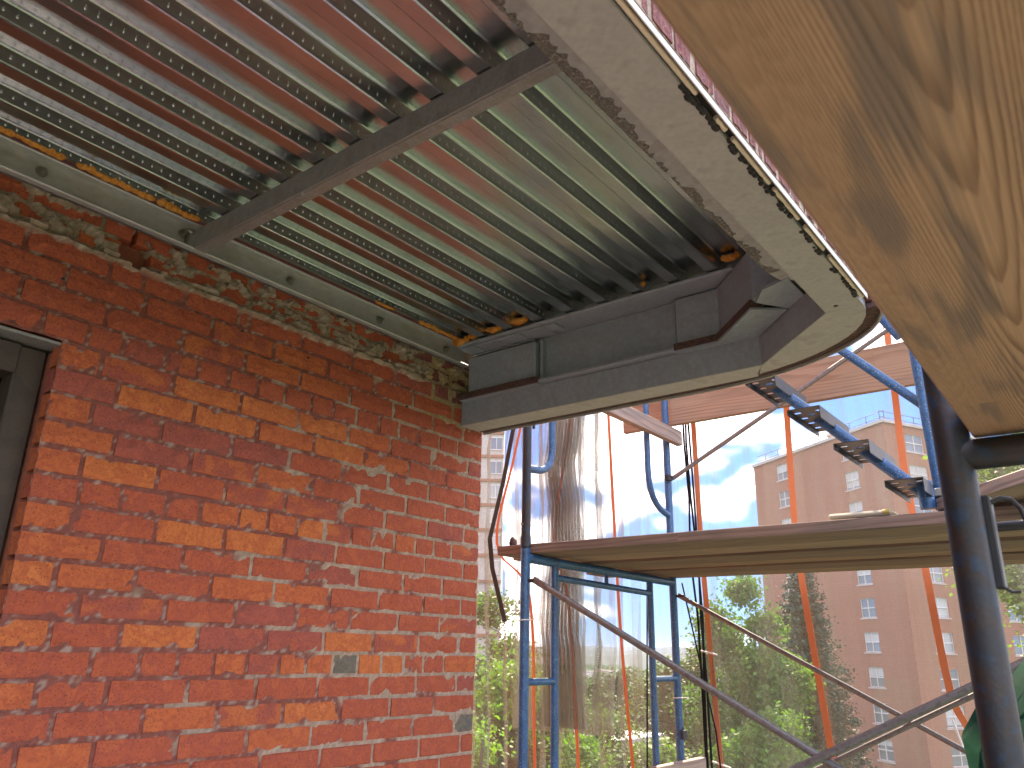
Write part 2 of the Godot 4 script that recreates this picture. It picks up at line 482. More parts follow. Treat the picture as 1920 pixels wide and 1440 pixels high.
# ------------------------------------------------------------------ start
func _ready() -> void:
	rng.seed = 7
	var cam := Camera3D.new()
	cam.name = "camera"
	cam.keep_aspect = Camera3D.KEEP_HEIGHT
	cam.fov = 52.35
	cam.near = 0.02
	cam.far = 12000.0
	var yaw := deg_to_rad(38.483)
	var pitch := deg_to_rad(18.837)
	var roll := deg_to_rad(1.156)
	var fwd := Vector3(cos(yaw) * cos(pitch), sin(pitch), -sin(yaw) * cos(pitch))
	var right := Vector3(sin(yaw), 0, cos(yaw))
	var up := right.cross(fwd)
	cam.transform = Transform3D(Basis(right * cos(roll) + up * sin(roll), up * cos(roll) - right * sin(roll), -fwd), Vector3(0, 1.4, 2.03))
	var lens := CameraAttributesPhysical.new()
	lens.frustum_focal_length = 24.41
	lens.frustum_focus_distance = 2.9
	lens.frustum_near = 0.02
	lens.frustum_far = 12000.0
	lens.exposure_aperture = 10.0
	cam.attributes = lens
	add_child(cam)
	cam.current = true

	var env := Environment.new()
	env.background_mode = Environment.BG_SKY
	env.tonemap_mode = Environment.TONE_MAPPER_LINEAR
	env.tonemap_exposure = 4.4
	env.fog_enabled = true
	env.fog_density = 0.00012
	env.fog_light_color = Color(0.78, 0.85, 0.93)
	env.sdfgi_enabled = true
	env.ssao_enabled = true
	env.ssil_enabled = true
	env.sky = Sky.new()
	env.sky.sky_material = make_sky()
	var world := WorldEnvironment.new()
	world.name = "world"
	world.environment = env
	add_child(world)

	var sun := DirectionalLight3D.new()
	sun.name = "sun"
	sun.light_energy = 1.6
	sun.light_color = Color(1.0, 0.92, 0.79)
	sun.light_angular_distance = 0.5
	sun.shadow_enabled = true
	var az := deg_to_rad(24.0)
	var el := deg_to_rad(47.0)
	var to_sun := Vector3(cos(az) * cos(el), sin(el), -sin(az) * cos(el))
	sun.transform = Transform3D(Basis.looking_at(-to_sun, Vector3.UP), Vector3.ZERO)
	add_child(sun)

	make_materials()
	build_ground()
	build_wall()
	build_door()
	build_slab()
	build_steel()
	build_deck()
	build_foam()
	build_scaffold()
	build_net()
	build_tower()
	build_far()
	build_trees()

func make_sky() -> ProceduralSkyMaterial:
	var s := ProceduralSkyMaterial.new()
	s.sky_top_color = Color(0.27, 0.44, 0.72)
	s.sky_horizon_color = Color(0.45, 0.59, 0.76)
	s.sky_curve = 0.16
	s.ground_bottom_color = Color(0.20, 0.20, 0.17)
	s.ground_horizon_color = Color(0.45, 0.48, 0.48)
	s.sun_angle_max = 25.0
	s.sun_curve = 0.12
	# heaped clouds, drawn on the whole sphere
	var w := 1536
	var h := 768
	var n1 := noise(905, 1.5, 6)
	var n2 := noise(917, 4.5, 4)
	var data := PackedByteArray()
	data.resize(w * h * 4)
	for j in h / 2:
		var el := PI * (0.5 - (j + 0.5) / h)
		var y := sin(el)
		for i in w:
			var a := TAU * i / w
			# clouds lie on a layer: nearer the horizon they crowd and flatten
			var d := Vector3(cos(a) * cos(el), y, sin(a) * cos(el))
			var p := Vector3(d.x, d.y * 2.2, d.z)
			var v := n1.get_noise_3dv(p * 1.35) + 0.28 * n2.get_noise_3dv(p * 1.6)
			var cover := smoothstep(0.03, 0.16, v)
			var body := 0.72 + 0.28 * smoothstep(0.15, 0.6, v + 0.3 * n2.get_noise_3dv(p * 2.4 + Vector3(4, 7, 1)))
			var k := (j * w + i) * 4
			data[k] = int(255 * body); data[k + 1] = int(253 * body); data[k + 2] = int(248 * body)
			data[k + 3] = int(255 * cover)
	s.sky_cover = tex(w, h, data, Image.FORMAT_RGBA8)
	s.sky_cover_modulate = Color(1.45, 1.34, 1.19)
	return s

# ------------------------------------------------------------------ the brick wall
func wall_z(row: int) -> float:
	return -0.016 if row >= 19 else 0.0

func build_wall() -> void:
	var wall := thing("brick_wall", "old red brick wall with header courses beside the dark door frame", "brick wall")
	var rough := noise(21, 9.0, 3)
	for row in COURSES.size():
		var xs: Array = COURSES[row][0]
		var kinds: Array = COURSES[row][1]
		for k in kinds.size():
			if kinds[k] == 7:
				continue
			var x0: float = xs[k] * 0.001
			var x1: float = xs[k + 1] * 0.001
			var gap := rng.randf_range(0.0035, 0.0065)
			var y0 := COURSE0 + COURSE_H * row + rng.randf_range(0.0030, 0.0058)
			var y1 := COURSE0 + COURSE_H * (row + 1) - rng.randf_range(0.0030, 0.0058)
			if kinds[k] == 6:
				y0 += 0.006; gap += 0.006
			var xa := x0 + (gap if k > 0 or row > 14 else 0.0)
			var xb := x1 - (gap if k < kinds.size() - 1 else 0.0)
			if xb - xa < 0.02:
				continue
			piece("brick", brick_mesh(xb - xa, y1 - y0, 0.05, rng.randi()), M["brick_" + ["r", "o", "q", "p", "m", "d", "w"][kinds[k]]], wall).position = Vector3((xa + xb) * 0.5, (y0 + y1) * 0.5, wall_z(row) + rng.randf_range(-0.0022, 0.0018))
	# courses below the picture, joined
	var low := MB.new()
	for row in range(1, 18):
		var y := COURSE0 - COURSE_H * row
		var x := DOOR_EDGE + (0.105 if row % 2 else 0.0)
		while x < WALL_END - 0.02:
			var x1 := minf(x + 0.2, WALL_END)
			low.box(Vector3((x + x1) * 0.5, y + COURSE_H * 0.5, -0.025), Vector3(x1 - x, 0.057, 0.05), 0.004)
			x += 0.21
	part("lower_brick_courses", low, M.brick_r, wall).set_meta("kind", "stuff")
	# mortar, as it was struck and smeared: red-washed on the left, bare sand-grey on the right, lumps along the old ledge
	var mb := MB.new()
	mb.colored = true
	var fine := noise(23, 60.0, 3)
	var mid := noise(24, 14.0, 3)
	var wash := noise(25, 5.0, 3)
	var step := 0.0085
	var spans := [[DOOR_EDGE, WALL_END - 0.002, 0.97, 2.1185], [0.0, WALL_END - 0.002, 2.1185, 2.60]]
	for s in spans:
		var nx := int((s[1] - s[0]) / step)
		var ny := int((s[3] - s[2]) / step)
		var pos := []
		var col := []
		for j in ny + 1:
			var rp := []
			var rc := []
			for i in nx + 1:
				var x := lerpf(s[0], s[1], float(i) / nx)
				var y := lerpf(s[2], s[3], float(j) / ny)
				var z := -0.0050 + 0.0022 * mid.get_noise_2d(x, y) + 0.0016 * fine.get_noise_2d(x, y)
				var bed := absf(fposmod((y - COURSE0) / COURSE_H + 0.5, 1.0) - 0.5) * COURSE_H
				z += 0.0034 * exp(-pow(bed / 0.007, 2.0)) * smoothstep(-0.1, 0.35, mid.get_noise_2d(x * 0.8 + 31.0, y * 1.6))
				var upper := smoothstep(2.383, 2.389, y)
				z -= 0.0155 * upper
				var ledge := exp(-pow((y - 2.387 - 0.006 * mid.get_noise_2d(x * 0.6, 3.0)) / 0.013, 2.0))
				z += ledge * (0.014 + 0.014 * mid.get_noise_2d(x * 1.3, y + 9.0)) * (1.0 - smoothstep(1.98, 2.06, x))
				var smear := smoothstep(0.08, 0.38, mid.get_noise_2d(x * 0.7 + 7.0, y * 1.2) + 0.25 * (1.0 - smoothstep(2.40, 2.45, y))) * smoothstep(2.39, 2.40, y) * (1.0 - smoothstep(2.52, 2.55, y))
				z += smear * 0.022
				if x > 0.825 and x < 0.92 and y > 2.385 and y < 2.50:
					z -= 0.10 * (1.0 - smoothstep(0.028, 0.042, Vector2((x - 0.873) * 0.8, y - 2.425 - (0.03 if x < 0.885 and y > 2.43 else 0.0)).length() + 0.008 * mid.get_noise_2d(x * 2.0, y * 2.0)))
				var grey_col := Color(0.40, 0.285, 0.205) * (1.0 + 0.5 * fine.get_noise_2d(x + 3.0, y))
				var red_col := Color(0.24, 0.078, 0.056) * (1.0 + 0.35 * fine.get_noise_2d(x + 8.0, y))
				var bare := smoothstep(-0.12, 0.16, wash.get_noise_2d(x, y) + 0.85 * (x - 1.56) - 0.25 * smoothstep(1.6, 2.2, y) + 0.25 * mid.get_noise_2d(x + 2.0, y))
				grey_col = grey_col.lerp(Color(0.31, 0.235, 0.165) * (1.0 + 0.6 * fine.get_noise_2d(x * 1.3 + 5.0, y)), maxf(ledge, upper))
				bare = maxf(bare, maxf(ledge, upper * 0.9))
				var cc := red_col.lerp(grey_col, bare)
				var tan_col := Color(0.36, 0.25, 0.115) * (1.0 + 0.4 * fine.get_noise_2d(x, y + 5.0))
				cc = cc.lerp(tan_col, smoothstep(2.02, 2.06, x + 0.03 * mid.get_noise_2d(x, y)) * smoothstep(2.235, 2.25, y + 0.012 * mid.get_noise_2d(x, y)))
				var lime := smoothstep(0.22, 0.40, fine.get_noise_2d(x * 0.5, y * 0.8) + 0.25 * wash.get_noise_2d(x * 2.0, y * 2.0))
				cc = cc.lerp(Color(0.52, 0.45, 0.36), lime * 0.5)
				rp.append(Vector3(x, y, z)); rc.append(cc)
			pos.append(rp); col.append(rc)
		for j in ny:
			for i in nx:
				var a: Vector3 = pos[j][i]
				var b: Vector3 = pos[j][i + 1]
				var c: Vector3 = pos[j + 1][i + 1]
				var d: Vector3 = pos[j + 1][i]
				var nn := (b - a).cross(d - a).normalized()
				mb.smooth_tri(a, b, c, nn, nn, nn, col[j][i], col[j][i + 1], col[j + 1][i + 1])
				mb.smooth_tri(a, c, d, nn, nn, nn, col[j][i], col[j + 1][i + 1], col[j + 1][i])
	part("mortar", mb, M.mortar, wall, "struck mortar, red-washed at the left and bare sand grey at the right")
	# small anchors left in the joints
	for p in [Vector2(0.70, 2.277), Vector2(1.22, 2.31), Vector2(1.47, 2.30), Vector2(1.93, 2.25)]:
		var ab := MB.new()
		ab.tube([Vector3(p.x, p.y, -0.01), Vector3(p.x, p.y, 0.004)], 0.0035, 8)
		part("wall_anchor", ab, M.steel_dark, wall)
	# the body of the building behind the facing
	var body := MB.new()
	body.box(Vector3((DOOR_EDGE + WALL_END) * 0.5, 0.4, -0.22), Vector3(WALL_END - DOOR_EDGE - 0.004, 3.4, 0.34))
	body.box(Vector3((-9.0 + WALL_END) * 0.5, 8.35, -0.22), Vector3(WALL_END + 9.0 - 0.004, 12.46, 0.34))
	body.box(Vector3(-4.7, 0.4, -0.22), Vector3(8.6, 3.4, 0.34))
	body.box(Vector3((-9.0 + WALL_END) * 0.5, -8.2, -0.22), Vector3(WALL_END + 9.0 - 0.004, 13.78, 0.34))
	body.box(Vector3((-9.0 + WALL_END) * 0.5, 0.0, -4.6), Vector3(WALL_END + 9.0 - 0.004, 29.0, 8.36))
	part("wall_body", body, M.clay_far, wall)

func brick_mesh(w: float, h: float, d: float, sd: int) -> ArrayMesh:
	# the face is a small grid with a worn, uneven rim
	var r := RandomNumberGenerator.new()
	r.seed = sd
	var mb := MB.new()
	var nx := 6
	var ny := 2
	var rim := 0.0035
	var P := []
	for j in ny + 1:
		var row := []
		for i in nx + 1:
			var e := 0.0
			if i == 0 or i == nx or j == 0 or j == ny:
				e = -r.randf_range(0.0008, 0.0030) - (0.004 if r.randf() < 0.12 else 0.0)
			var x := lerpf(-w * 0.5 + rim * 0.5, w * 0.5 - rim * 0.5, float(i) / nx) + r.randf_range(-0.0013, 0.0013)
			var y := lerpf(-h * 0.5 + rim * 0.5, h * 0.5 - rim * 0.5, float(j) / ny) + r.randf_range(-0.0013, 0.0013)
			row.append(Vector3(x, y, e + r.randf_range(-0.0006, 0.0006)))
		P.append(row)
	for j in ny:
		for i in nx:
			mb.quad(P[j][i], P[j][i + 1], P[j + 1][i + 1], P[j + 1][i])
	var ring := []
	for i in nx + 1:
		ring.append(P[0][i])
	for j in range(1, ny + 1):
		ring.append(P[j][nx])
	for i in range(nx - 1, -1, -1):
		ring.append(P[ny][i])
	for j in range(ny - 1, 0, -1):
		ring.append(P[j][0])
	for k in ring.size():
		var a: Vector3 = ring[k]
		var b: Vector3 = ring[(k + 1) % ring.size()]
		var a2 := Vector3(clampf(a.x * 1.03, -w * 0.5, w * 0.5), clampf(a.y * 1.06, -h * 0.5, h * 0.5), -d)
		var b2 := Vector3(clampf(b.x * 1.03, -w * 0.5, w * 0.5), clampf(b.y * 1.06, -h * 0.5, h * 0.5), -d)
		mb.quad(a, a2, b2, b)
	return mb.done()

func build_door() -> void:
	var d := thing("door", "dark brown steel door and frame set back in the brick opening", "door", Vector3(0.2, 0, -0.12))
	var o := Vector3(-0.2, 0, 0.12)
	var mb := MB.new()
	mb.box(o + Vector3(0.24, 1.05, -0.20), Vector3(0.90, 2.0, 0.05), 0.004)
	part("door_leaf", mb, M.door_paint, d)
	for s in [[0.695, 0.066], [-0.225, 0.066]]:
		mb = MB.new()
		mb.box(o + Vector3(s[0], 1.05, -0.125), Vector3(s[1], 2.10, 0.11), 0.004)
		mb.box(o + Vector3(s[0] - 0.04 * signf(s[0]), 1.05, -0.155), Vector3(0.03, 2.02, 0.03), 0.003)
		part("door_jamb", mb, M.door_paint, d)
	mb = MB.new()
	mb.box(o + Vector3(0.235, 2.063, -0.120), Vector3(0.86, 0.075, 0.12), 0.004)
	mb.box(o + Vector3(0.235, 2.02, -0.155), Vector3(0.86, 0.03, 0.03), 0.003)
	part("door_head", mb, M.door_paint, d)
	mb = MB.new()
	mb.box(o + Vector3(0.235, 2.110, -0.085), Vector3(1.2, 0.008, 0.16), 0.002)
	part("lintel", mb, M.beam, d)

# ------------------------------------------------------------------ the slab and its steel
func build_slab() -> void:
	var mb := MB.new()
	var rim := outer_line(-0.01)
	rim[-1] = Vector2(-5.0, 1.594)
	rim.append(Vector2(-5.0, 0.0))
	mb.slab(rim, 2.602, 2.76)
	solo("concrete_slab", mb, M.concrete, "concrete balcony slab poured on top of the metal deck", "slab")
	mb = MB.new()
	mb.slab([Vector2(-5.0, 0.0), Vector2(2.30, 0.0), Vector2(2.30, 1.1), Vector2(1.9, 1.55), Vector2(-5.0, 1.55)], -0.18, 0.0)
	structure("balcony_floor", mb, M.concrete)
	# walkway that the viewer stands on
	for k in 4:
		board("scaffold_plank", Vector3(-2.2, -0.02, 1.78 + 0.25 * k), Vector3(1.9, -0.02, 1.78 + 0.25 * k), Vector3(0, 0, 1), 0.24, 0.04, M.plank, ["first", "second", "third", "fourth"][k] + " walkway plank from the balcony edge, at floor level", "plank", "planks of the walkway below the viewer")

# box outline of the lower tube: inner line and outer line in x and z
func outer_line(off: float) -> Array:
	var pts := [Vector2(2.335 + off, 0.0), Vector2(2.335 + off, 0.98)]
	var c := Vector2(1.95, 1.12)
	for k in range(1, 14):
		var a := PI * 0.5 * k / 14.0
		pts.append(Vector2(c.x + (0.385 + off) * cos(a), c.y + (0.484 + off) * sin(a) - 0.14 * (1.0 - sin(a)) * 1.0))
	pts.append(Vector2(1.9, 1.604 + off))
	pts.append(Vector2(-3.0, 1.604 + off))
	return pts

func ring_between(a: Array, b: Array) -> Array:
	var p := a.duplicate()
	var q := b.duplicate()
	q.reverse()
	p.append_array(q)
	return p

func build_steel() -> void:
	var f := thing("balcony_edge_frame", "dark grey steel edge frame of the balcony with slanted corner and pale underside", "steel frame")
	var inner := [Vector2(2.232, 0.0), Vector2(2.236, 1.232), Vector2(1.957, 1.509), Vector2(-3.0, 1.508)]
	# lower tube: side faces dark, underside covered by thin paler sheets
	var mb := MB.new()
	mb.slab(ring_between(inner, outer_line(0.0)), 2.2475, 2.343)
	part("lower_tube", mb, M.primer, f)
	var soffit := thing_part(f, "tube_soffit")
	mb = MB.new()
	mb.slab([Vector2(2.233, 0.001), Vector2(2.237, 1.232), Vector2(2.330, 1.183), Vector2(2.334, 0.98), Vector2(2.334, 0.001)], 2.2445, 2.2472)
	part("pale_soffit", mb, M.pale, soffit)
	var arc := []
	for p in outer_line(-0.001):
		if p.x < 2.3305 and p.x > 1.956 and p.y > 1.15:
			arc.append(p)
	arc.reverse()
	mb = MB.new()
	var corner := [Vector2(2.2375, 1.2325), Vector2(1.958, 1.5095), Vector2(1.9545, 1.603)]
	corner.append_array(arc)
	mb.slab(corner, 2.2445, 2.2472)
	part("pale_soffit", mb, M.pale, soffit)
	mb = MB.new()
	mb.slab([Vector2(-3.0, 1.509), Vector2(1.956, 1.5105), Vector2(1.953, 1.603), Vector2(-3.0, 1.603)], 2.2445, 2.2472)
	part("pale_soffit", mb, M.pale, soffit, "stained beige underside along the outer edge")
	# weld bead at the bend of the tube
	mb = MB.new()
	mb.tube([Vector3(2.2345, 2.27, 1.231), Vector3(2.2345, 2.335, 1.231)], 0.003, 6)
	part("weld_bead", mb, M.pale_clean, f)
	# upper beam: web, flanges and cover plates along the end, then round the corner
	mb = MB.new()
	mb.box(Vector3(2.270, 2.45, 0.56), Vector3(0.012, 0.186, 1.10), 0.001)
	part("beam_web", mb, M.primer, f)
	mb = MB.new()
	mb.box(Vector3(2.252, 2.3515, 0.575), Vector3(0.092, 0.013, 1.13), 0.003)
	part("bottom_flange", mb, M.primer, f)
	mb = MB.new()
	mb.box(Vector3(2.207, 2.3555, 0.20), Vector3(0.022, 0.026, 0.40), 0.004)
	part("bearing_angle", mb, M.rust, f, "rusty bearing bar welded under the beam beside the wall")
	mb = MB.new()
	mb.box(Vector3(2.216, 2.3405, 0.21), Vector3(0.030, 0.004, 0.39), 0.001)
	part("bearing_soffit", mb, M.primer, f)
	mb = MB.new()
	mb.box(Vector3(2.215, 2.549, 0.62), Vector3(0.15, 0.011, 1.16), 0.003)
	part("top_flange", mb, M.primer, f)
	mb = MB.new()
	mb.box(Vector3(2.19, 2.538, 0.28), Vector3(0.07, 0.010, 0.46), 0.002)
	for k in 4:
		mb.box(Vector3(2.19, 2.5315, 0.13 + 0.11 * k), Vector3(0.072, 0.004, 0.004))
	part("packing_plate", mb, M.primer, f)
	mb = MB.new()
	mb.box(Vector3(2.242, 2.446, 0.205), Vector3(0.045, 0.155, 0.335), 0.006)
	part("cover_plate", mb, M.primer, f)
	mb = MB.new()
	mb.box(Vector3(2.255, 2.446, 0.388), Vector3(0.03, 0.17, 0.014), 0.002)
	part("stiffener", mb, M.primer, f)
	# corner plates
	mb = MB.new()
	mb.box(Vector3(2.246, 2.450, 1.035), Vector3(0.036, 0.178, 0.165), 0.006)
	part("cover_plate", mb, M.primer, f)
	mb = MB.new()
	mb.slab([Vector2(2.262, 1.11), Vector2(2.225, 1.11), Vector2(2.033, 1.300), Vector2(2.033, 1.355), Vector2(2.20, 1.20)], 2.361, 2.535)
	part("corner_plate", mb, M.primer, f)
	mb = MB.new()
	mb.slab([Vector2(2.205, 0.955), Vector2(2.205, 1.105), Vector2(2.02, 1.29), Vector2(2.05, 1.315), Vector2(2.232, 1.14), Vector2(2.232, 0.955)], 2.345, 2.368)
	part("corner_angle", mb, M.rust, f, "rusty angle bent round the inside of the corner")
	mb = MB.new()
	mb.slab([Vector2(2.207, 0.957), Vector2(2.207, 1.105), Vector2(2.024, 1.288), Vector2(2.085, 1.372), Vector2(2.285, 1.18), Vector2(2.285, 0.957)], 2.3375, 2.3445)
	part("corner_soffit", mb, M.primer, f)
	mb = MB.new()
	mb.box(Vector3(2.01, 2.45, 1.36), Vector3(0.012, 0.178, 0.10), 0.002)
	part("end_plate", mb, M.primer, f)
	mb = MB.new()
	mb.box(Vector3(2.035, 2.45, 1.305), Vector3(0.04, 0.178, 0.014), 0.002)
	part("stiffener", mb, M.primer, f)
	mb = MB.new()
	mb.slab([Vector2(2.0, 1.315), Vector2(2.10, 1.38), Vector2(2.10, 1.44), Vector2(1.90, 1.44), Vector2(1.93, 1.36)], 2.343, 2.352)
	part("gusset_soffit", mb, M.primer, f)
	for w in [[Vector3(2.2195, 2.365, 0.04), Vector3(2.2195, 2.365, 0.372)], [Vector3(2.219, 2.527, 0.04), Vector3(2.219, 2.527, 0.372)], [Vector3(2.263, 2.36, 0.40), Vector3(2.263, 2.36, 0.95)], [Vector3(2.2275, 2.364, 0.955), Vector3(2.2275, 2.364, 1.115)], [Vector3(2.222, 2.364, 1.115), Vector3(2.034, 2.364, 1.303)], [Vector3(2.2285, 2.37, 0.953), Vector3(2.2285, 2.53, 0.953)], [Vector3(2.263, 2.541, 0.42), Vector3(2.263, 2.541, 0.95)]]:
		part("weld_bead", weld(w[0], w[1]), M.primer, f)
	var hole := MB.new()
	hole.tube([Vector3(1.925, 2.2440, 1.545), Vector3(1.925, 2.2462, 1.545)], 0.006, 10)  # solid dark disc, coloured like the shade inside a bolt hole
	part("hole_shade_disc", hole, M.dark, soffit)
	var side := MB.new()
	side.slab(ring_between(outer_line(-0.012).slice(0, 16), outer_line(-0.003).slice(0, 16)), 2.344, 2.60)
	part("outer_skin", side, M.primer, f)
	# beam along the outer edge
	mb = MB.new()
	mb.slab([Vector2(-3.0, 1.41), Vector2(1.86, 1.41), Vector2(1.90, 1.418), Vector2(1.925, 1.44), Vector2(1.93, 1.52), Vector2(-3.0, 1.52)], 2.3455, 2.357)
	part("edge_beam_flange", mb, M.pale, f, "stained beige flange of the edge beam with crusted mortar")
	mb = MB.new()
	mb.box(Vector3(-0.55, 2.45, 1.465), Vector3(4.9, 0.184, 0.012))
	part("edge_beam_web", mb, M.primer, f)
	mb = MB.new()
	mb.box(Vector3(-0.55, 2.549, 1.465), Vector3(4.9, 0.012, 0.11))
	part("edge_beam_top_flange", mb, M.primer, f)
	mb = MB.new()
	var crust := noise(71, 18.0, 3)
	var px := -0.3
	var strip_w := func(xx: float) -> float:
		return maxf(0.0, 0.010 + 0.026 * crust.get_noise_2d(xx * 0.35, 4.0) + 0.014 * crust.get_noise_2d(xx * 2.2, 8.0))
	while px < 1.84:
		var qx := px + 0.005
		var wa: float = strip_w.call(px)
		var wb: float = strip_w.call(qx)
		var ya := 2.3425 + 0.0018 * crust.get_noise_2d(px * 3.0, 1.0)
		var yb := 2.3425 + 0.0018 * crust.get_noise_2d(qx * 3.0, 1.0)
		if wa > 0.001 or wb > 0.001:
			mb.face([Vector3(px, ya, 1.408), Vector3(qx, yb, 1.408), Vector3(qx, yb + 0.001, 1.410 + wb), Vector3(px, ya + 0.001, 1.410 + wa)], Vector3.DOWN)
			mb.face([Vector3(px, ya + 0.001, 1.410 + wa), Vector3(qx, yb + 0.001, 1.410 + wb), Vector3(qx, 2.346, 1.412 + wb), Vector3(px, 2.346, 1.412 + wa)], Vector3.BACK)
			mb.face([Vector3(px, ya, 1.408), Vector3(qx, yb, 1.408), Vector3(qx, 2.352, 1.408), Vector3(px, 2.352, 1.408)], Vector3.FORWARD)
		px = qx
	part("mortar_crust", mb, M.crust, f, "grey mortar crust along the inner edge of the flange").set_meta("kind", "stuff")
	# outer lip: rusty plate round the end, sealant, dark plate and bright drip edge along the side
	mb = MB.new()
	mb.slab(ring_between(outer_line(0.001).slice(0, 15), outer_line(0.034).slice(0, 15)), 2.2485, 2.262)
	part("outer_lip", mb, M.rust, f)
	mb = MB.new()
	mb.slab(ring_between(outer_line(0.034).slice(0, 15), outer_line(0.04).slice(0, 15)), 2.24, 2.34)
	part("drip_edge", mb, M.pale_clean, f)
	mb = MB.new()
	mb.box(Vector3(-0.55, 2.262, 1.6125), Vector3(4.95, 0.012, 0.0155))
	part("lip_plate", mb, M.dark, f)
	var gap := noise(73, 4.0, 2)
	for s in [[-1.2, 0.985], [1.06, 1.10], [1.13, 1.30], [1.325, 1.46], [1.50, 1.62], [1.66, 1.92]]:
		mb = MB.new()
		mb.tube([Vector3(s[0], 2.2505, 1.6105), Vector3((s[0] + s[1]) * 0.5, 2.2505, 1.6108), Vector3(s[1], 2.251, 1.6105)], 0.0048, 8)
		part("sealant_rod", mb, M.cream, f, "cream strip of sealant rod in the edge joint")
	mb = MB.new()
	for k in 60:
		var x := 0.95 + 0.016 * k
		if gap.get_noise_1d(x * 3.0) > -0.15:
			mb.lump(Vector3(x, 2.246, 1.602 + 0.004 * gap.get_noise_1d(x * 9.0)), Vector3(0.012, 0.004, 0.006), crust, 0.9, 4)
	part("tar_smear", mb, M.dark, f, "black tar smears along the edge joint").set_meta("kind", "stuff")
	mb = MB.new()
	mb.box(Vector3(-0.55, 2.2505, 1.6215), Vector3(4.95, 0.014, 0.0022))
	part("drip_edge", mb, M.white_edge, f, "thin bright drip edge")

	# soldier course on the outside face
	var fb := thing("brick_fascia", "purple brown soldier course bricks on the outer face of the balcony edge", "brick fascia", Vector3(0, 2.25, 1.62))
	var x := -0.9
	while x < 1.86:
		var w := 0.062
		piece("brick", brick_mesh(w, 0.195, 0.05, rng.randi()), M.fascia, fb).position = Vector3(x + w * 0.5, 0.108, 0.006 + rng.randf_range(-0.001, 0.002))
		x += 0.0715
	mb = MB.new()
	mb.box(Vector3(-0.55, 0.16, -0.022), Vector3(4.9, 0.30, 0.05))
	part("mortar", mb, M.pale_mortar, fb)
	mb = MB.new()
	mb.box(Vector3(-0.55, 0.55, -0.02), Vector3(4.9, 0.48, 0.09))
	part("upper_courses", mb, M.fascia, fb)
	var arc2 := outer_line(0.002).slice(1, 16)
	for k in arc2.size() - 1:
		var a: Vector2 = arc2[k]
		var b: Vector2 = arc2[k + 1]
		var mid := (a + b) * 0.5
		if a.y < 1.0:
			continue
		mb = MB.new()
		mb.box(Vector3.ZERO, Vector3((b - a).length() - 0.008, 0.195, 0.03), 0.003)
		var o := part("brick", mb, M.fascia, fb)
		o.position = Vector3(mid.x, 0.118, mid.y - 1.62)
		o.rotation.y = -atan2(b.y - a.y, b.x - a.x)

	# channel bolted to the wall
	var led := thing("ledger_channel", "dull galvanized ledger channel bolted along the brick wall", "steel channel", Vector3(0.5, 2.53, 0))
	mb = MB.new()
	mb.box(Vector3(0.12, 0.003, 0.0045), Vector3(3.22, 0.085, 0.009))
	mb.box(Vector3(0.12, -0.036, 0.0165), Vector3(3.22, 0.007, 0.033), 0.0025)
	mb.box(Vector3(0.12, 0.041, 0.0165), Vector3(3.22, 0.007, 0.033), 0.0025)
	part("channel", mb, M.zinc_dull, led)
	for bx in [0.593, 0.982, 1.359, 1.755, 2.11]:
		mb = MB.new()
		mb.tube([Vector3(bx - 0.5, 0.004, 0.009), Vector3(bx - 0.5, 0.004, 0.032)], 0.0052, 8)
		mb.tube([Vector3(bx - 0.5, 0.004, 0.009), Vector3(bx - 0.5, 0.004, 0.017)], 0.0105, 6)
		mb.tube([Vector3(bx - 0.5, 0.004, 0.009), Vector3(bx - 0.5, 0.004, 0.0105)], 0.015, 14)
		part("bolt", mb, M.bolt, led)
	# the cross beam that carries the deck
	var cb := thing("cross_beam", "dark steel channel crossing under the metal deck from ledger to edge", "steel beam", Vector3(1.01, 2.491, 0.03))
	mb = MB.new()
	mb.box(Vector3(0.003, 0.032, 0.70), Vector3(0.006, 0.062, 1.40), 0.001)
	part("web", mb, M.beam, cb)
	mb = MB.new()
	mb.box(Vector3(0.0225, 0.003, 0.70), Vector3(0.032, 0.006, 1.40), 0.0015)
	part("bottom_flange", mb, M.beam, cb)
	mb = MB.new()
	mb.box(Vector3(0.0225, 0.061, 0.70), Vector3(0.032, 0.006, 1.40), 0.0015)
	part("top_flange", mb, M.beam, cb)
	mb = MB.new()
	mb.lump(Vector3(0.006, -0.001, 0.50), Vector3(0.008, 0.004, 0.007), crust, 0.8, 5)
	part("weld_spatter", mb, M.pale_clean, cb)
	mb = MB.new()
	mb.box(Vector3(-0.018, 0.03, -0.012), Vector3(0.005, 0.05, 0.02), 0.001)
	mb.lump(Vector3(-0.012, 0.052, -0.008), Vector3(0.014, 0.007, 0.010), crust, 0.6, 6)
	part("weld_clip", mb, M.bolt, cb)

func weld(a: Vector3, b: Vector3) -> MB:
	var mb := MB.new()
	var nz := noise(91, 40.0, 2)
	var n := int((b - a).length() / 0.006)
	for k in n:
		var p := a.lerp(b, (k + 0.5) / n)
		mb.lump(p, Vector3.ONE * (0.0038 + 0.0014 * nz.get_noise_3dv(p)), nz, 0.3, 3)
	return mb

func thing_part(parent: Node, called: String) -> Node3D:
	var o := Node3D.new()
	o.name = called
	parent.add_child(o, true)
	return o

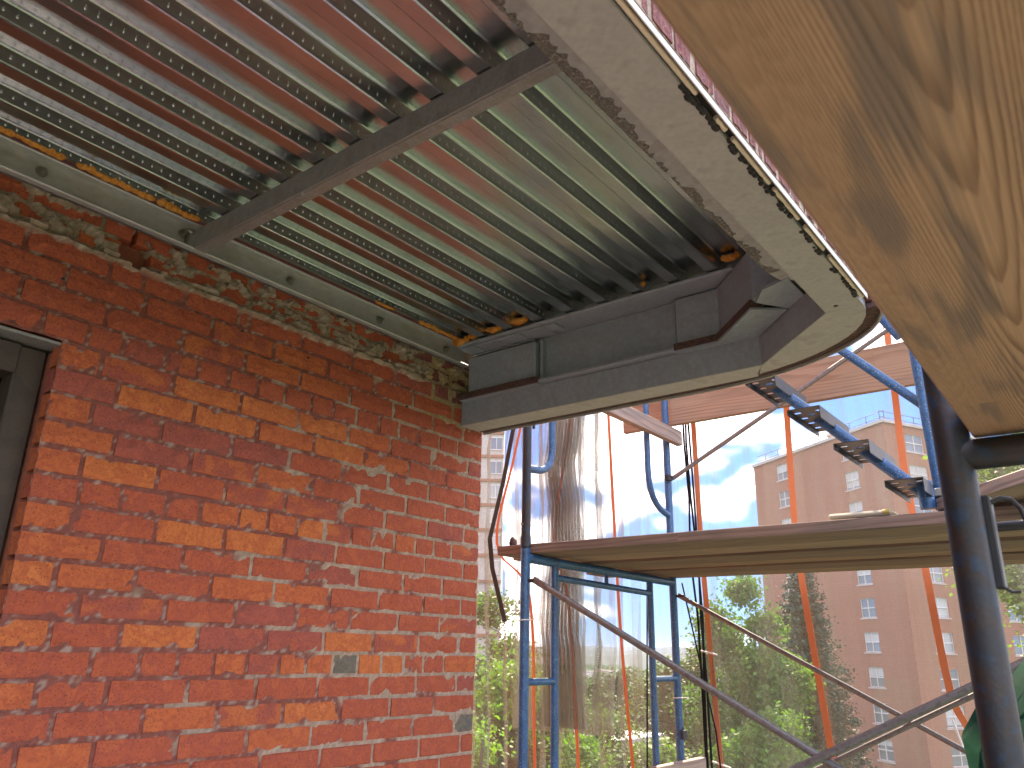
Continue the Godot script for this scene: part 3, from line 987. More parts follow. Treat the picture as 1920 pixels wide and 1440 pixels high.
func build_deck() -> void:
	var d := thing("metal_deck", "corrugated galvanized metal deck seen from below", "metal deck", Vector3(0, 2.558, 0))
	var x0 := -1.6
	var x1 := 2.20
	var pitch := 0.137
	var h := 0.038
	for k in range(-2, 9):
		var a := 1.153 - pitch * k          # foot of the web that faces out
		var out := []
		var e := 0.004
		# top pan, rolled corner, web, rolled corner, foot, rolled corner, inner web
		var path := [Vector2(h, a + pitch - 0.050), Vector2(h, a + 0.012 + e), Vector2(h - 0.0015, a + 0.0105), Vector2(h - e, a + 0.0085), Vector2(e, a + 0.0015), Vector2(0.0012, a + 0.0002), Vector2(0, a - e), Vector2(0, a - 0.038), Vector2(0.0015, a - 0.0405), Vector2(h, a - 0.050)]
		if k == 8:
			path = [path[0], path[1], path[2], path[3], Vector2(0.017, a + 0.0045)]
		var mb := MB.new()
		for i in path.size() - 1:
			var p: Vector2 = path[i]
			var q: Vector2 = path[i + 1]
			mb.quad(Vector3(x0, p.x, p.y), Vector3(x0, q.x, q.y), Vector3(x1, q.x, q.y), Vector3(x1, p.x, p.y))
		var sheet := part("deck_rib", mb, M.zinc, d)
		# pressed dimples along the web
		mb = MB.new()
		var x := -0.4 + 0.006 * (k % 3)
		while x < x1 - 0.02:
			dimple(mb, Vector3(x, h * (0.52 if k < 8 else 0.72), a + (0.0052 if k < 8 else 0.0068)), Vector2(0.0028, 0.0060) if k > 4 else Vector2(0.0020, 0.0095), 0.0019 if k > 4 else 0.0008)
			x += 0.0255
		var em := part("embossments", mb, M.zinc, sheet)
		em.set_meta("kind", "stuff")
	close_deck(d)

func close_deck(d: Node3D) -> void:
	# sheet-metal closure behind the rib ends
	var mb := MB.new()
	mb.box(Vector3(2.205, 0.021, 0.66), Vector3(0.004, 0.044, 1.32))
	part("end_closure", mb, M.zinc_dull, d)

func dimple(mb: MB, at: Vector3, r: Vector2, high: float) -> void:
	# a small rounded bump on a web that leans a little
	var tilt := Vector3(0, 0.0075 / 0.038, 0)
	var ring := []
	for j in 8:
		var t := TAU * j / 8.0
		var y := sin(t) * r.y
		ring.append(at + Vector3(cos(t) * r.x, y, y * 0.19))
	var top := []
	for j in 8:
		var t := TAU * j / 8.0
		var y := sin(t) * r.y * 0.55
		top.append(at + Vector3(cos(t) * r.x * 0.5, y, y * 0.19 + high * 0.85))
	var mid: Vector3 = at + Vector3(0, 0, high)
	for j in 8:
		var j2 := (j + 1) % 8
		var oa: Vector3 = (ring[j] - at).normalized()
		var ob: Vector3 = (ring[j2] - at).normalized()
		var na := (oa + Vector3(0, 0, 0.5)).normalized()
		var nb := (ob + Vector3(0, 0, 0.5)).normalized()
		var ta := (oa * 0.5 + Vector3(0, 0, 1)).normalized()
		var tb := (ob * 0.5 + Vector3(0, 0, 1)).normalized()
		mb.smooth_tri(ring[j], ring[j2], top[j2], na, nb, tb)
		mb.smooth_tri(ring[j], top[j2], top[j], na, tb, ta)
		mb.smooth_tri(top[j], top[j2], mid, ta, tb, Vector3(0, 0, 1))

func build_foam() -> void:
	var nz := noise(81, 30.0, 3)
	var runs := [[0.25, 0.62, 0.010, "long orange foam bead on the ledger near the left picture edge"], [0.66, 0.86, 0.011, "orange foam bead on the ledger left of the cross beam"], [0.88, 1.0, 0.012, "orange foam bead on the ledger right against the cross beam"], [1.70, 1.78, 0.006, "short thin orange foam bead on the ledger past the third bolt"], [1.92, 2.16, 0.010, "orange foam bead on the ledger running into the wall corner"]]
	for r in runs:
		var pts := []
		var n := int((r[1] - r[0]) / 0.02) + 2
		for k in n:
			var x := lerpf(r[0], r[1], float(k) / (n - 1))
			pts.append(Vector3(x, 2.5765 + 0.004 * nz.get_noise_2d(x, 1.0), 0.052 + 0.005 * nz.get_noise_2d(x, 5.0)))
		var mb := MB.new()
		for k in n - 1:
			mb.lump((pts[k] + pts[k + 1]) * 0.5, Vector3(0.017, r[2] * (1.0 + 0.5 * nz.get_noise_2d(pts[k].x, 9.0)), r[2]), nz, 0.35, 6)
		solo("foam_bead", mb, M.foam, r[3], "foam bead", "orange foam along the deck edge")
	var blobs := [[Vector3(2.145, 2.560, 0.06), 0.020, "largest orange foam blob in the corner of ledger and end beam"], [Vector3(2.15, 2.574, 0.13), 0.016, "flat orange foam blob in the corner, just right of the largest"], [Vector3(2.14, 2.572, 0.235), 0.017, "orange foam blob under the second rib from the wall at the end beam"], [Vector3(2.14, 2.576, 0.36), 0.017, "orange foam blob under the third rib from the wall at the end beam"], [Vector3(2.14, 2.578, 0.87), 0.012, "small orange foam blob halfway along the end beam"], [Vector3(2.13, 2.577, 1.20), 0.016, "brownish orange foam at the slanted corner of the edge frame"]]
	for b in blobs:
		var mb := MB.new()
		var at: Vector3 = b[0]
		mb.lump(at, Vector3(b[1] * 1.1, b[1] * 0.7, b[1] * 1.7), nz, 0.35, 8)
		mb.lump(at + Vector3(0.004, 0.006, b[1] * 1.3), Vector3.ONE * b[1] * 0.8, nz, 0.4, 7)
		mb.lump(at + Vector3(-0.004, 0.004, -b[1] * 1.2), Vector3.ONE * b[1] * 0.7, nz, 0.4, 7)
		solo("foam_blob", mb, M.foam, b[2], "foam blob", "orange foam along the deck edge")

# ------------------------------------------------------------------ scaffold
# a sawn board from a to b (its middle line); across is the way of its width
func board(called: String, a: Vector3, b: Vector3, across: Vector3, w: float, t: float, m: Material, label: String, category: String, group := "", uv_at := Vector2(-1, -1), tile := Vector2(1.7, 0.30)) -> MeshInstance3D:
	var mb := MB.new()
	var l := (b - a).length()
	mb.box(Vector3.ZERO, Vector3(l, t, w), 0.003)
	mb.mapped = true
	var o := uv_at if uv_at.x >= 0.0 else Vector2(rng.randf(), rng.randf() * 0.5)
	for k in mb.v.size():
		var p := mb.v[k]
		var nn := mb.n[k]
		if absf(nn.x) > 0.7:
			mb.uv[k] = o + Vector2(p.y / 0.5, p.z / tile.y)
		elif absf(nn.y) > 0.7:
			mb.uv[k] = o + Vector2(p.x / tile.x, p.z / tile.y)
		else:
			mb.uv[k] = o + Vector2(p.x / tile.x, p.y / tile.y + 0.3)
	var s := solo(called, mb, m, label, category, group)
	var x := (b - a) / l
	var z := (across - x * across.dot(x)).normalized()
	s.transform = Transform3D(Basis(x, z.cross(x), z), (a + b) * 0.5)
	return s

func bar(parent: Node, called: String, pts: Array, r: float, m: Material, sides := 14) -> MeshInstance3D:
	var mb := MB.new()
	mb.tube(pts, r, sides)
	return part(called, mb, m, parent)

func bend(a: Vector3, corner: Vector3, b: Vector3, r: float) -> Array:
	# a to b with a rounded corner
	var u := (a - corner).normalized()
	var w := (b - corner).normalized()
	var pts := [a]
	for k in 7:
		var t := k / 6.0
		var p := (corner + u * r).lerp(corner, t)
		var q := corner.lerp(corner + w * r, t)
		pts.append(p.lerp(q, t))
	pts.append(b)
	return pts

# a flat steel brace: a tube flattened at both ends
func brace(a: Vector3, b: Vector3, label: String, m: Material, r := 0.0125) -> void:
	var o := thing("cross_brace", label, "cross brace", a, "cross braces of the scaffold")
	var d := (b - a).normalized()
	bar(o, "bar", [d * 0.06, b - a - d * 0.06], r, m, 10)
	for e in [[Vector3.ZERO, d], [b - a, -d]]:
		var mb := MB.new()
		var x: Vector3 = e[1]
		var side := x.cross(Vector3.UP).normalized()
		mb.box(e[0] + x * 0.03, Vector3(0.085, r * 2.1, 0.008), 0.002, Basis(x, side.cross(x).normalized(), side))
		part("flattened_end", mb, m, o)

func build_scaffold() -> void:
	var R := 0.0213
	var z := -0.10
	var ax := 2.80
	var bx := 4.24
	# lower frame left of the plank platform
	var f := thing("tubular_scaffold", "blue scaffold frame carrying the left end of the plank platform", "scaffold frame", Vector3(ax, -2.0, z))
	var o := Vector3(-ax, 2.0, -z)
	bar(f, "post", [o + Vector3(ax, -2.0, z), o + Vector3(ax, 1.83, z)], R, M.blue)
	bar(f, "post", [o + Vector3(bx, -2.0, z - 0.02), o + Vector3(bx, 1.83, z - 0.02)], R, M.blue)
	bar(f, "top_bar", [o + Vector3(ax, 1.79, z), o + Vector3(bx, 1.79, z - 0.02)], R, M.blue)
	bar(f, "inner_leg", [o + Vector3(3.025, -2.0, z), o + Vector3(3.025, 1.775, z)], R * 0.85, M.blue)
	bar(f, "inner_leg", [o + Vector3(3.963, -2.0, z - 0.02), o + Vector3(3.963, 1.775, z - 0.02)], R * 0.85, M.blue)
	bar(f, "second_bar", [o + Vector3(3.03, 1.722, z), o + Vector3(3.96, 1.712, z - 0.02)], R * 0.72, M.blue)
	bar(f, "spacer", [o + Vector3(3.493, 1.72, z - 0.01), o + Vector3(3.493, 1.78, z - 0.01)], R * 0.5, M.blue)
	bar(f, "rung", [o + Vector3(ax, 1.275, z), o + Vector3(3.02, 1.275, z)], R * 0.72, M.blue)
	bar(f, "rung", [o + Vector3(3.965, 1.27, z - 0.02), o + Vector3(bx, 1.27, z - 0.02)], R * 0.72, M.blue)
	bar(f, "brace_stud", [o + Vector3(ax, 1.69, z), o + Vector3(ax, 1.69, z + 0.05)], 0.008, M.steel_dark)
	bar(f, "brace_stud", [o + Vector3(bx, 1.715, z), o + Vector3(bx, 1.715, z + 0.05)], 0.008, M.steel_dark)
	# frame stacked on it
	var u := thing("tubular_scaffold", "blue scaffold frame with bent inner legs standing above the plank platform", "scaffold frame", Vector3(ax, 1.84, z))
	o = Vector3(-ax, -1.84, -z)
	bar(u, "post", [o + Vector3(ax, 1.832, z), o + Vector3(ax, 3.75, z)], R, M.blue_worn_shaded)
	bar(u, "post", [o + Vector3(bx, 1.832, z - 0.02), o + Vector3(bx, 3.75, z - 0.02)], R, M.blue)
	bar(u, "inner_leg", bend(o + Vector3(3.0, 3.7, z), o + Vector3(3.0, 2.205, z), o + Vector3(ax + 0.01, 2.195, z), 0.13), R * 0.85, M.blue)
	bar(u, "inner_leg", bend(o + Vector3(3.993, 3.7, z - 0.02), o + Vector3(3.993, 2.22, z - 0.02), o + Vector3(bx - 0.01, 2.18, z - 0.02), 0.2), R * 0.85, M.blue)
	bar(u, "top_bar", [o + Vector3(ax, 3.7, z), o + Vector3(bx, 3.7, z - 0.02)], R, M.blue)
	for c in [Vector3(ax, 1.86, z), Vector3(bx, 1.88, z - 0.02)]:
		bar(u, "coupling_collar", [o + c + Vector3(0, -0.022, 0), o + c + Vector3(0, 0.022, 0)], R * 1.14, M.blue_worn_shaded, 14)
		bar(u, "coupling_pin", [o + c + Vector3(-0.035, 0.075, 0), o + c + Vector3(0.035, 0.075, 0)], 0.0045, M.bolt, 6)
	var mb := MB.new()
	mb.box(o + Vector3(ax + 0.035, 2.50, z + 0.005), Vector3(0.03, 0.09, 0.012), 0.002)
	mb.box(o + Vector3(ax + 0.045, 2.43, z + 0.005), Vector3(0.012, 0.08, 0.012), 0.002)
	part("brace_lock", mb, M.steel_dark, u)
	mb = MB.new()
	mb.box(o + Vector3(bx - 0.03, 2.40, z), Vector3(0.05, 0.035, 0.03), 0.003)
	part("brace_lock", mb, M.steel_dark, u)
	# frame on the other side of the bay
	var g := thing("tubular_scaffold", "blue scaffold frame at the far right end of the cross braces", "scaffold frame", Vector3(ax, -2.0, 2.24))
	for x in [ax, bx]:
		bar(g, "post", [Vector3(x - ax, 0, 0), Vector3(x - ax, 3.83, 0)], R, M.blue)
	bar(g, "top_bar", [Vector3(0, 3.79, 0), Vector3(bx - ax, 3.79, 0)], R, M.blue)
	# the near frame; its shade is put into the darker blue
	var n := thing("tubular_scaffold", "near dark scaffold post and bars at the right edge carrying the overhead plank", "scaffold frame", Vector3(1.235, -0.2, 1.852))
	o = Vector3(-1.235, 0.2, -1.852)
	bar(n, "post", [o + Vector3(1.238, -0.2, 1.850), o + Vector3(1.233, 2.25, 1.853)], 0.0238, M.blue_worn_shaded, 20)
	bar(n, "top_bar", [o + Vector3(1.235, 1.672, 1.853), o + Vector3(1.235, 1.672, 3.3)], 0.0215, M.blue_worn_shaded, 18)
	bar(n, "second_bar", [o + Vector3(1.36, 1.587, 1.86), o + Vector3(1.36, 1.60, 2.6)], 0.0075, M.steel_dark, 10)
	bar(n, "post", [o + Vector3(1.235, -0.2, 3.3), o + Vector3(1.235, 2.25, 3.3)], 0.0238, M.blue_worn_shaded, 18)
	mb = MB.new()
	mb.box(o + Vector3(1.255, 1.553, 1.879), Vector3(0.030, 0.125, 0.012), 0.002)
	part("lock_plate", mb, M.steel_dark, n)
	bar(n, "lock_hook", [o + Vector3(1.262, 1.492, 1.883), o + Vector3(1.264, 1.487, 1.889), o + Vector3(1.266, 1.487, 1.899)], 0.0022, M.steel_dark, 6)
	bar(n, "lock_loop", [o + Vector3(1.25, 1.594, 1.876), o + Vector3(1.252, 1.606, 1.884), o + Vector3(1.256, 1.612, 1.896), o + Vector3(1.262, 1.610, 1.908), o + Vector3(1.268, 1.598, 1.916), o + Vector3(1.275, 1.57, 1.922)], 0.0035, M.steel_dark, 8)

	# platform planks, running out from the left frame
	var labels := ["front plank of the scaffold platform, nearest the brick corner", "second plank of the scaffold platform", "third plank of the scaffold platform", "fourth plank of the scaffold platform", "fifth plank of the scaffold platform", "rearmost plank of the scaffold platform, nearest the net"]
	for k in 6:
		var x: float = 2.955 + [0.0, 0.246, 0.489, 0.738, 0.980, 1.226][k]
		var py: float = 1.834 + [0.0, 0.007, -0.004, 0.009, 0.001, 0.006][k]
		var dz: float = [0.0, -0.10, 0.05, -0.04, -0.15, 0.02][k]
		board("scaffold_plank", Vector3(x - 0.006, py, -0.29 + dz), Vector3(x + 0.02, py, 2.75 + dz), Vector3(1, 0, 0), 0.235, 0.041, tinted(M.plank, [Color(0.86, 0.82, 0.80), Color(1, 0.98, 0.95), Color(0.80, 0.78, 0.76), Color(0.95, 0.9, 0.85), Color(0.78, 0.74, 0.72), Color(0.92, 0.9, 0.86)][k]), labels[k], "plank", "planks of the scaffold platform")
	board("scaffold_plank", Vector3(3.02, 1.893, 1.62), Vector3(2.2, 1.893, 2.28), Vector3(0.6, 0, 0.8), 0.235, 0.04, M.plank, "loose plank lying across the platform behind the near dark post", "plank")
	# overhead plank by the lens
	board("scaffold_plank", Vector3(-0.9, 1.716, 2.037), Vector3(1.246, 1.716, 2.001), Vector3(0, 0, 1), 0.245, 0.04, M.overhead, "broad weathered plank close overhead with arched grain", "plank", "", Vector2(0.53, 0.46), Vector2(1.9, 0.26))
	# boards of the next level
	board("toe_board", Vector3(4.335, 2.879, -0.466), Vector3(4.335, 2.879, 2.6), Vector3(0, 1, 0), 0.243, 0.038, M.board, "wide reddish toe board on edge behind the balcony corner", "board")
	board("timber_rail", Vector3(3.2, 2.655, -0.055), Vector3(4.30, 2.655, -0.060), Vector3(0, 1, 0), 0.09, 0.04, M.plank, "short sawn timber tied to the upper frame below the toe board", "timber")
	board("timber_block", Vector3(3.75, 0.845, -0.02), Vector3(4.3, 0.845, -0.02), Vector3(0, 1, 0), 0.06, 0.04, M.plank, "sawn timber crossing the blue posts at the bottom edge", "timber")

	# cross braces
	brace(Vector3(ax, 1.69, -0.045), Vector3(ax, 0.52, 2.21), "dark cross brace falling right from the front blue post", M.galv_bar, 0.0135)
	brace(Vector3(ax - 0.012, 0.52, -0.045), Vector3(ax - 0.012, 1.64, 2.21), "dark cross brace rising right in front of the brick tower", M.galv_bar, 0.0135)
	brace(Vector3(bx, 1.715, -0.08), Vector3(bx, 0.53, 2.21), "pale cross brace falling right from the rear blue post", M.galv_bar)
	brace(Vector3(bx - 0.012, 0.53, -0.08), Vector3(bx - 0.012, 1.69, 2.21), "pale cross brace rising right behind the dark one", M.galv_bar)
	brace(Vector3(bx, 2.405, -0.08), Vector3(bx, 3.56, 2.21), "grey cross brace rising from the upper rear post behind the balcony corner", M.galv_bar)
	# stair unit with perforated treads
	var s := thing("scaffold_stair", "blue stair tube with perforated treads slanting over the platform", "scaffold stair", Vector3(3.0, 1.862, 1.57))
	var lo := Vector3.ZERO
	var hi := Vector3(0, 1.15, -1.155)
	bar(s, "stringer", [lo, hi], 0.0225, M.blue)
	for k in 6:
		var yy := 0.092 + 0.150 * k
		tread(s, Vector3(0, yy + 0.010, -yy * 1.0045 - 0.012))
	bar(s, "foot_sleeve", [Vector3(-0.055, 0.02, -0.066), Vector3(-0.058, 0.112, -0.070)], 0.0255, M.blue, 16)
	mb = MB.new()
	mb.box(Vector3(-0.02, 0.075, -0.03), Vector3(0.05, 0.03, 0.035), 0.004)
	part("clamp", mb, M.bolt, s)
	# guard frame beside the stair
	var y := thing("guard_rail", "blue guard rail with slanted strut standing right of the stair", "scaffold frame", Vector3(3.02, 1.862, 1.53))
	o = Vector3(-3.02, -1.862, -1.53)
	bar(y, "post", [Vector3(-0.03, 0, 0.012), Vector3(0, 1.3, -0.02)], 0.0205, M.blue, 14)
	bar(y, "strut", [o + Vector3(3.03, 2.27, 1.52), o + Vector3(3.05, 2.551, 1.257), o + Vector3(3.06, 3.1, 0.74)], 0.0175, M.blue)
	bar(y, "strut", [o + Vector3(3.05, 2.55, 1.475), o + Vector3(3.05, 2.76, 1.355), o + Vector3(3.05, 3.1, 1.16)], 0.0165, M.blue)
	bar(y, "rail", [o + Vector3(3.01, 2.226, 1.53), o + Vector3(3.0, 2.226, 2.4)], 0.0175, M.blue)
	# things left on the scaffold
	var tr := thing("plastic_tray", "shallow yellow plastic tray lying on the platform planks", "tray", Vector3(2.95, 1.866, 1.29))
	mb = MB.new()
	mb.box(Vector3(0, 0.010, 0), Vector3(0.10, 0.018, 0.215), 0.007)
	part("tray_body", mb, M.tray_pale, tr)
	mb = MB.new()
	mb.box(Vector3(0, 0.012, 0.088), Vector3(0.104, 0.017, 0.032), 0.006)
	part("tray_end", mb, M.tray, tr)
	mb = MB.new()
	mb.lump(Vector3(2.88, 1.872, -0.235), Vector3(0.03, 0.028, 0.018), noise(97, 12.0, 3), 0.7, 8)
	solo("rag", mb, M.rust, "rust brown rag on the left end of the front platform plank", "rag")
	# green cloth bundle hung at the right
	mb = MB.new()
	var nz := noise(95, 3.0, 3)
	mb.lump(Vector3(2.0, 0.95, 1.95), Vector3(0.22, 0.55, 0.30), nz, 0.25, 18)
	solo("cloth_bundle", mb, M.green_cloth_shaded, "dark green cloth bundle behind the near post at the bottom right", "cloth bundle")
	# ties and wires on the posts
	var ties := [[Vector3(ax, 1.525, z), "pale tie round the front blue post"], [Vector3(bx, 1.17, z - 0.02), "white tie round the rear blue post"]]
	for t in ties:
		mb = MB.new()
		var ring := []
		for k in 13:
			var a := TAU * k / 12.0
			ring.append(t[0] + Vector3(cos(a) * 0.0235, 0.002 * sin(a), sin(a) * 0.0235))
		mb.tube(ring, 0.0028, 6)
		mb.tube([t[0] + Vector3(-0.01, 0, 0.024), t[0] + Vector3(0.01, 0.004, 0.06)], 0.002, 5)
		solo("cable_tie", mb, M.tie, t[1], "cable tie", "cable ties on the scaffold")
	mb = MB.new()
	mb.tube([Vector3(bx, 1.02, z), Vector3(bx, 1.0, z + 0.012), Vector3(bx - 0.03, 0.96, z + 0.02)], 0.004, 6)
	mb.box(Vector3(bx - 0.01, 0.985, z + 0.012), Vector3(0.05, 0.045, 0.018), 0.003)
	solo("shackle", mb, M.steel_dark, "small metal shackle on the rear blue post", "shackle")

func tread(s: Node3D, at: Vector3) -> void:
	# a folded plate with rows of punched holes: the holes are left open
	var mb := MB.new()
	var x0 := -0.19
	var x1 := 0.165
	var d := 0.058
	var nx := 9
	var nz := 3
	var t := 0.003
	for i in nx:
		for j in nz:
			var xa := lerpf(x0, x1, float(i) / nx)
			var xb := lerpf(x0, x1, float(i + 1) / nx)
			var za := lerpf(-d, d, float(j) / nz)
			var zb := lerpf(-d, d, float(j + 1) / nz)
			if (i + j) % 2 == 1 and i > 0:
				# ring round a square hole
				var mx := (xb - xa) * 0.17
				var mz := (zb - za) * 0.17
				for q in [[xa, xa + mx, za, zb], [xb - mx, xb, za, zb], [xa + mx, xb - mx, za, za + mz], [xa + mx, xb - mx, zb - mz, zb]]:
					mb.box(at + Vector3((q[0] + q[1]) * 0.5, 0, (q[2] + q[3]) * 0.5), Vector3(q[1] - q[0], t, q[3] - q[2]))
			else:
				mb.box(at + Vector3((xa + xb) * 0.5, 0, (za + zb) * 0.5), Vector3(xb - xa, t, zb - za))
	mb.box(at + Vector3((x0 + x1) * 0.5, -0.010, -d), Vector3(x1 - x0, 0.022, t))
	mb.box(at + Vector3((x0 + x1) * 0.5, -0.022, d), Vector3(x1 - x0, 0.046, t))
	part("tread", mb, M.blue_worn_shaded, s)

# ------------------------------------------------------------------ debris net
func build_net() -> void:
	var wob := noise(111, 1.1, 3)
	var net := thing("debris_net", "sheer grey debris net with orange bands hung outside the scaffold", "debris net", Vector3(4.5, -1.2, 0))
	var at := func(zz: float, y: float) -> Vector3:
		return Vector3(0.05 * wob.get_noise_2d(zz * 1.6, y * 0.35) + 0.012 * wob.get_noise_2d(zz * 9.0, y * 0.5), y + 1.2, zz)
	# the flat part, slightly wavy
	var cloth := MB.new()
	cloth.mapped = true
	sheet(cloth, at, -0.55, 3.4, -1.2, 6.5, 90, 44)
	part("net_cloth", cloth, M.net, net)
	# the gathered part: the net is folded over itself in deep pleats
	for layer in 2:
		var g := MB.new()
		g.mapped = true
		var fold := noise(120 + layer, 2.4, 3)
		var pleat := func(s: float, y: float) -> Vector3:
			var gather := 1.0 + 0.5 * fold.get_noise_2d(s * 0.6, y * 0.3)
			var ph := s * (70.0 + 25.0 * layer) + 2.2 * fold.get_noise_2d(s * 2.0, y * 0.6)
			var lean := 0.16 * (y - 1.9) * (0.3 - s)          # folds fan out upwards
			var back := 0.020 * sin(ph) * gather
			return Vector3(0.05 + 0.05 * layer + 0.035 * cos(ph) + 0.05 * fold.get_noise_2d(s, y * 0.4), y + 1.2, -0.52 - 1.75 * s + lean * 0.5 + back * 2.0)
		sheet(g, pleat, 0.0 if layer == 0 else 0.12, 1.0 if layer == 0 else 0.62, -1.2 if layer == 0 else 0.9, 6.0, 420, 30)
		part("gathered_cloth", g, M.net, net, "net gathered into dense vertical folds")
	# dense gathered column below the platform
	var col := MB.new()
	col.mapped = true
	var fold2 := noise(131, 3.0, 3)
	for layer in 3:
		var pl := func(s: float, y: float) -> Vector3:
			var ph := s * 60.0 + layer * 2.0 + 1.5 * fold2.get_noise_2d(s * 3.0, y + layer * 9.0)
			var spread := 0.28 + 0.03 * sin(y * 2.0)
			return Vector3(-0.10 - 0.03 * layer + 0.02 * cos(ph), y + 1.2, -0.98 + 0.05 * fold2.get_noise_2d(y * 0.5, 3.0) + spread * (s - 0.5) + 0.012 * sin(ph))
		sheet(col, pl, 0.0, 1.0, 0.95, 3.2, 90, 24)
	part("gathered_cloth", col, M.net, net, "narrow bundle of net folds left of the blue posts")
	# loose dark edges of the net
	var dark := MB.new()
	ribbon(dark, [Vector3(-2.11, 2.28, -0.05), Vector3(-2.118, 2.6, -0.055), Vector3(-2.122, 2.9, -0.06), Vector3(-2.122, 3.2, -0.06)], 0.012)
	ribbon(dark, [Vector3(-2.10, 1.2, -0.045), Vector3(-2.108, 1.9, -0.05), Vector3(-2.112, 2.28, -0.052)], 0.018)
	part("dark_hem", dark, M.net_dark, net, "dark hem of the net beside the brick corner")
	var strip := MB.new()
	ribbon(strip, [Vector3(-1.64, 3.9, -0.17), Vector3(-1.70, 3.35, -0.235), Vector3(-1.74, 3.08, -0.275), Vector3(-1.72, 2.95, -0.272), Vector3(-1.68, 2.72, -0.225)], 0.012)
	part("dark_hem", strip, M.net_dark, net, "loose dark strip of net hanging left of the front post")
	for c in [[Vector3(-1.6, 1.0, -0.26), Vector3(-1.58, 2.0, -0.23), Vector3(-1.55, 2.45, -0.20)], [Vector3(-0.25, 0.9, -0.34), Vector3(-0.2, 2.0, -0.36), Vector3(-0.2, 3.0, -0.32)], [Vector3(-0.1, 1.2, 0.10), Vector3(-0.1, 2.2, 0.02), Vector3(-0.1, 3.0, -0.14)]]:
		var cm := MB.new()
		cm.tube(c, 0.005, 6)
		part("cord", cm, M.rope, net)
	# orange bands sewn to the net
	var bands := [[0.555, 2.95, 0.535, 2.2, 0.54, 1.84, 0.61, 0.9, 0.0175], [1.152, 3.0, 1.141, 2.3, 1.17, 1.85, 1.20, 1.25, 0.0175], [-0.05, 2.9, -0.045, 2.2, -0.034, 1.72, 0.0, 0.75, 0.0165], [-0.60, 2.9, -0.575, 2.2, -0.545, 1.5, -0.48, 0.7, 0.010], [-0.90, 3.0, -1.04, 2.13, -0.93, 1.7, -0.86, 0.7, 0.011], [-1.36, 2.9, -1.545, 2.13, -1.25, 1.75, -1.19, 0.7, 0.011]]
	for b in bands:
		var pts := []
		for k in 4:
			pts.append(Vector3(-0.012 if b[8] > 0.014 else -0.14, b[k * 2 + 1] + 1.2, b[k * 2]))
		if b[0] > 1.0:
			pts.append(Vector3(-0.02, 2.2, 1.275)); pts.append(Vector3(-0.02, 1.6, 1.30))
		pts.insert(0, pts[0] + (pts[0] - pts[1]) * 3.0)
		pts.append(pts[-1] + (pts[-1] - pts[-2]) * 1.5)
		var m := MB.new()
		ribbon(m, smooth(pts), b[8])
		part("orange_band", m, M.strap, net)
	# black rope beside the middle band, and white ties
	var rp := MB.new()
	for k in 3:
		var pts := []
		for i in 12:
			var y := 4.6 - 0.36 * i
			pts.append(Vector3(-0.05 + 0.008 * k, y, -0.07 - 0.018 * k + 0.03 * wob.get_noise_2d(y * 1.5, k * 4.0) + 0.012 * (4.6 - y)))
		rp.tube(pts, 0.007, 6)
	part("rope_bundle", rp, M.rope, net)
	for t in [[Vector3(-0.06, 2.62, -0.06), Vector3(-0.09, 2.60, 0.05)], [Vector3(-0.06, 2.04, -0.03), Vector3(-0.09, 2.02, 0.09)], [Vector3(-0.06, 2.33, 1.20), Vector3(-0.09, 2.10, 1.26)]]:
		var tm := MB.new()
		tm.tube(t, 0.005, 6)
		part("cable_tie", tm, M.tie, net)

func smooth(p: Array) -> Array:
	var out := []
	for k in p.size() - 1:
		for j in 6:
			var t := j / 6.0
			out.append((p[k] as Vector3).cubic_interpolate(p[k + 1], p[maxi(k - 1, 0)], p[mini(k + 2, p.size() - 1)], t))
	out.append(p[-1])
	return out

func sheet(mb: MB, f: Callable, s0: float, s1: float, y0: float, y1: float, ns: int, ny: int) -> void:
	var P := []
	var U := []
	var along := []
	var total := 0.0
	for i in ns + 1:
		if i > 0:
			var a: Vector3 = f.call(lerpf(s0, s1, float(i) / ns), 1.8)
			var b: Vector3 = f.call(lerpf(s0, s1, float(i - 1) / ns), 1.8)
			total += a.distance_to(b)
		along.append(total)
	for j in ny + 1:
		var row := []
		for i in ns + 1:
			row.append(f.call(lerpf(s0, s1, float(i) / ns), lerpf(y0, y1, float(j) / ny)))
		P.append(row)
	for j in ny:
		for i in ns:
			var q := [P[j][i], P[j][i + 1], P[j + 1][i + 1], P[j + 1][i]]
			var nn: Vector3 = (q[1] - q[0]).cross(q[3] - q[0]).normalized()
			var uvs := []
			for e in [[i, j], [i + 1, j], [i + 1, j + 1], [i, j + 1]]:
				uvs.append(Vector2(along[e[0]] / 1.3, lerpf(y0, y1, float(e[1]) / ny) / 1.3))
			for e in [0, 2, 1, 0, 3, 2]:
				mb._put(q[e], nn, Color.WHITE, uvs[e])

func ribbon(mb: MB, pts: Array, half: float) -> void:
	# a flat band 3 mm thick
	for k in pts.size() - 1:
		var a: Vector3 = pts[k]
		var b: Vector3 = pts[k + 1]
		var w := Vector3(0, 0, half)
		var t := Vector3(0.0015, 0, 0)
		mb.face([a - w - t, a + w - t, b + w - t, b - w - t], Vector3.LEFT)
		mb.face([a - w + t, a + w + t, b + w + t, b - w + t], Vector3.RIGHT)
		mb.face([a + w - t, a + w + t, b + w + t, b + w - t], Vector3.BACK)
		mb.face([a - w - t, a - w + t, b - w + t, b - w - t], Vector3.FORWARD)

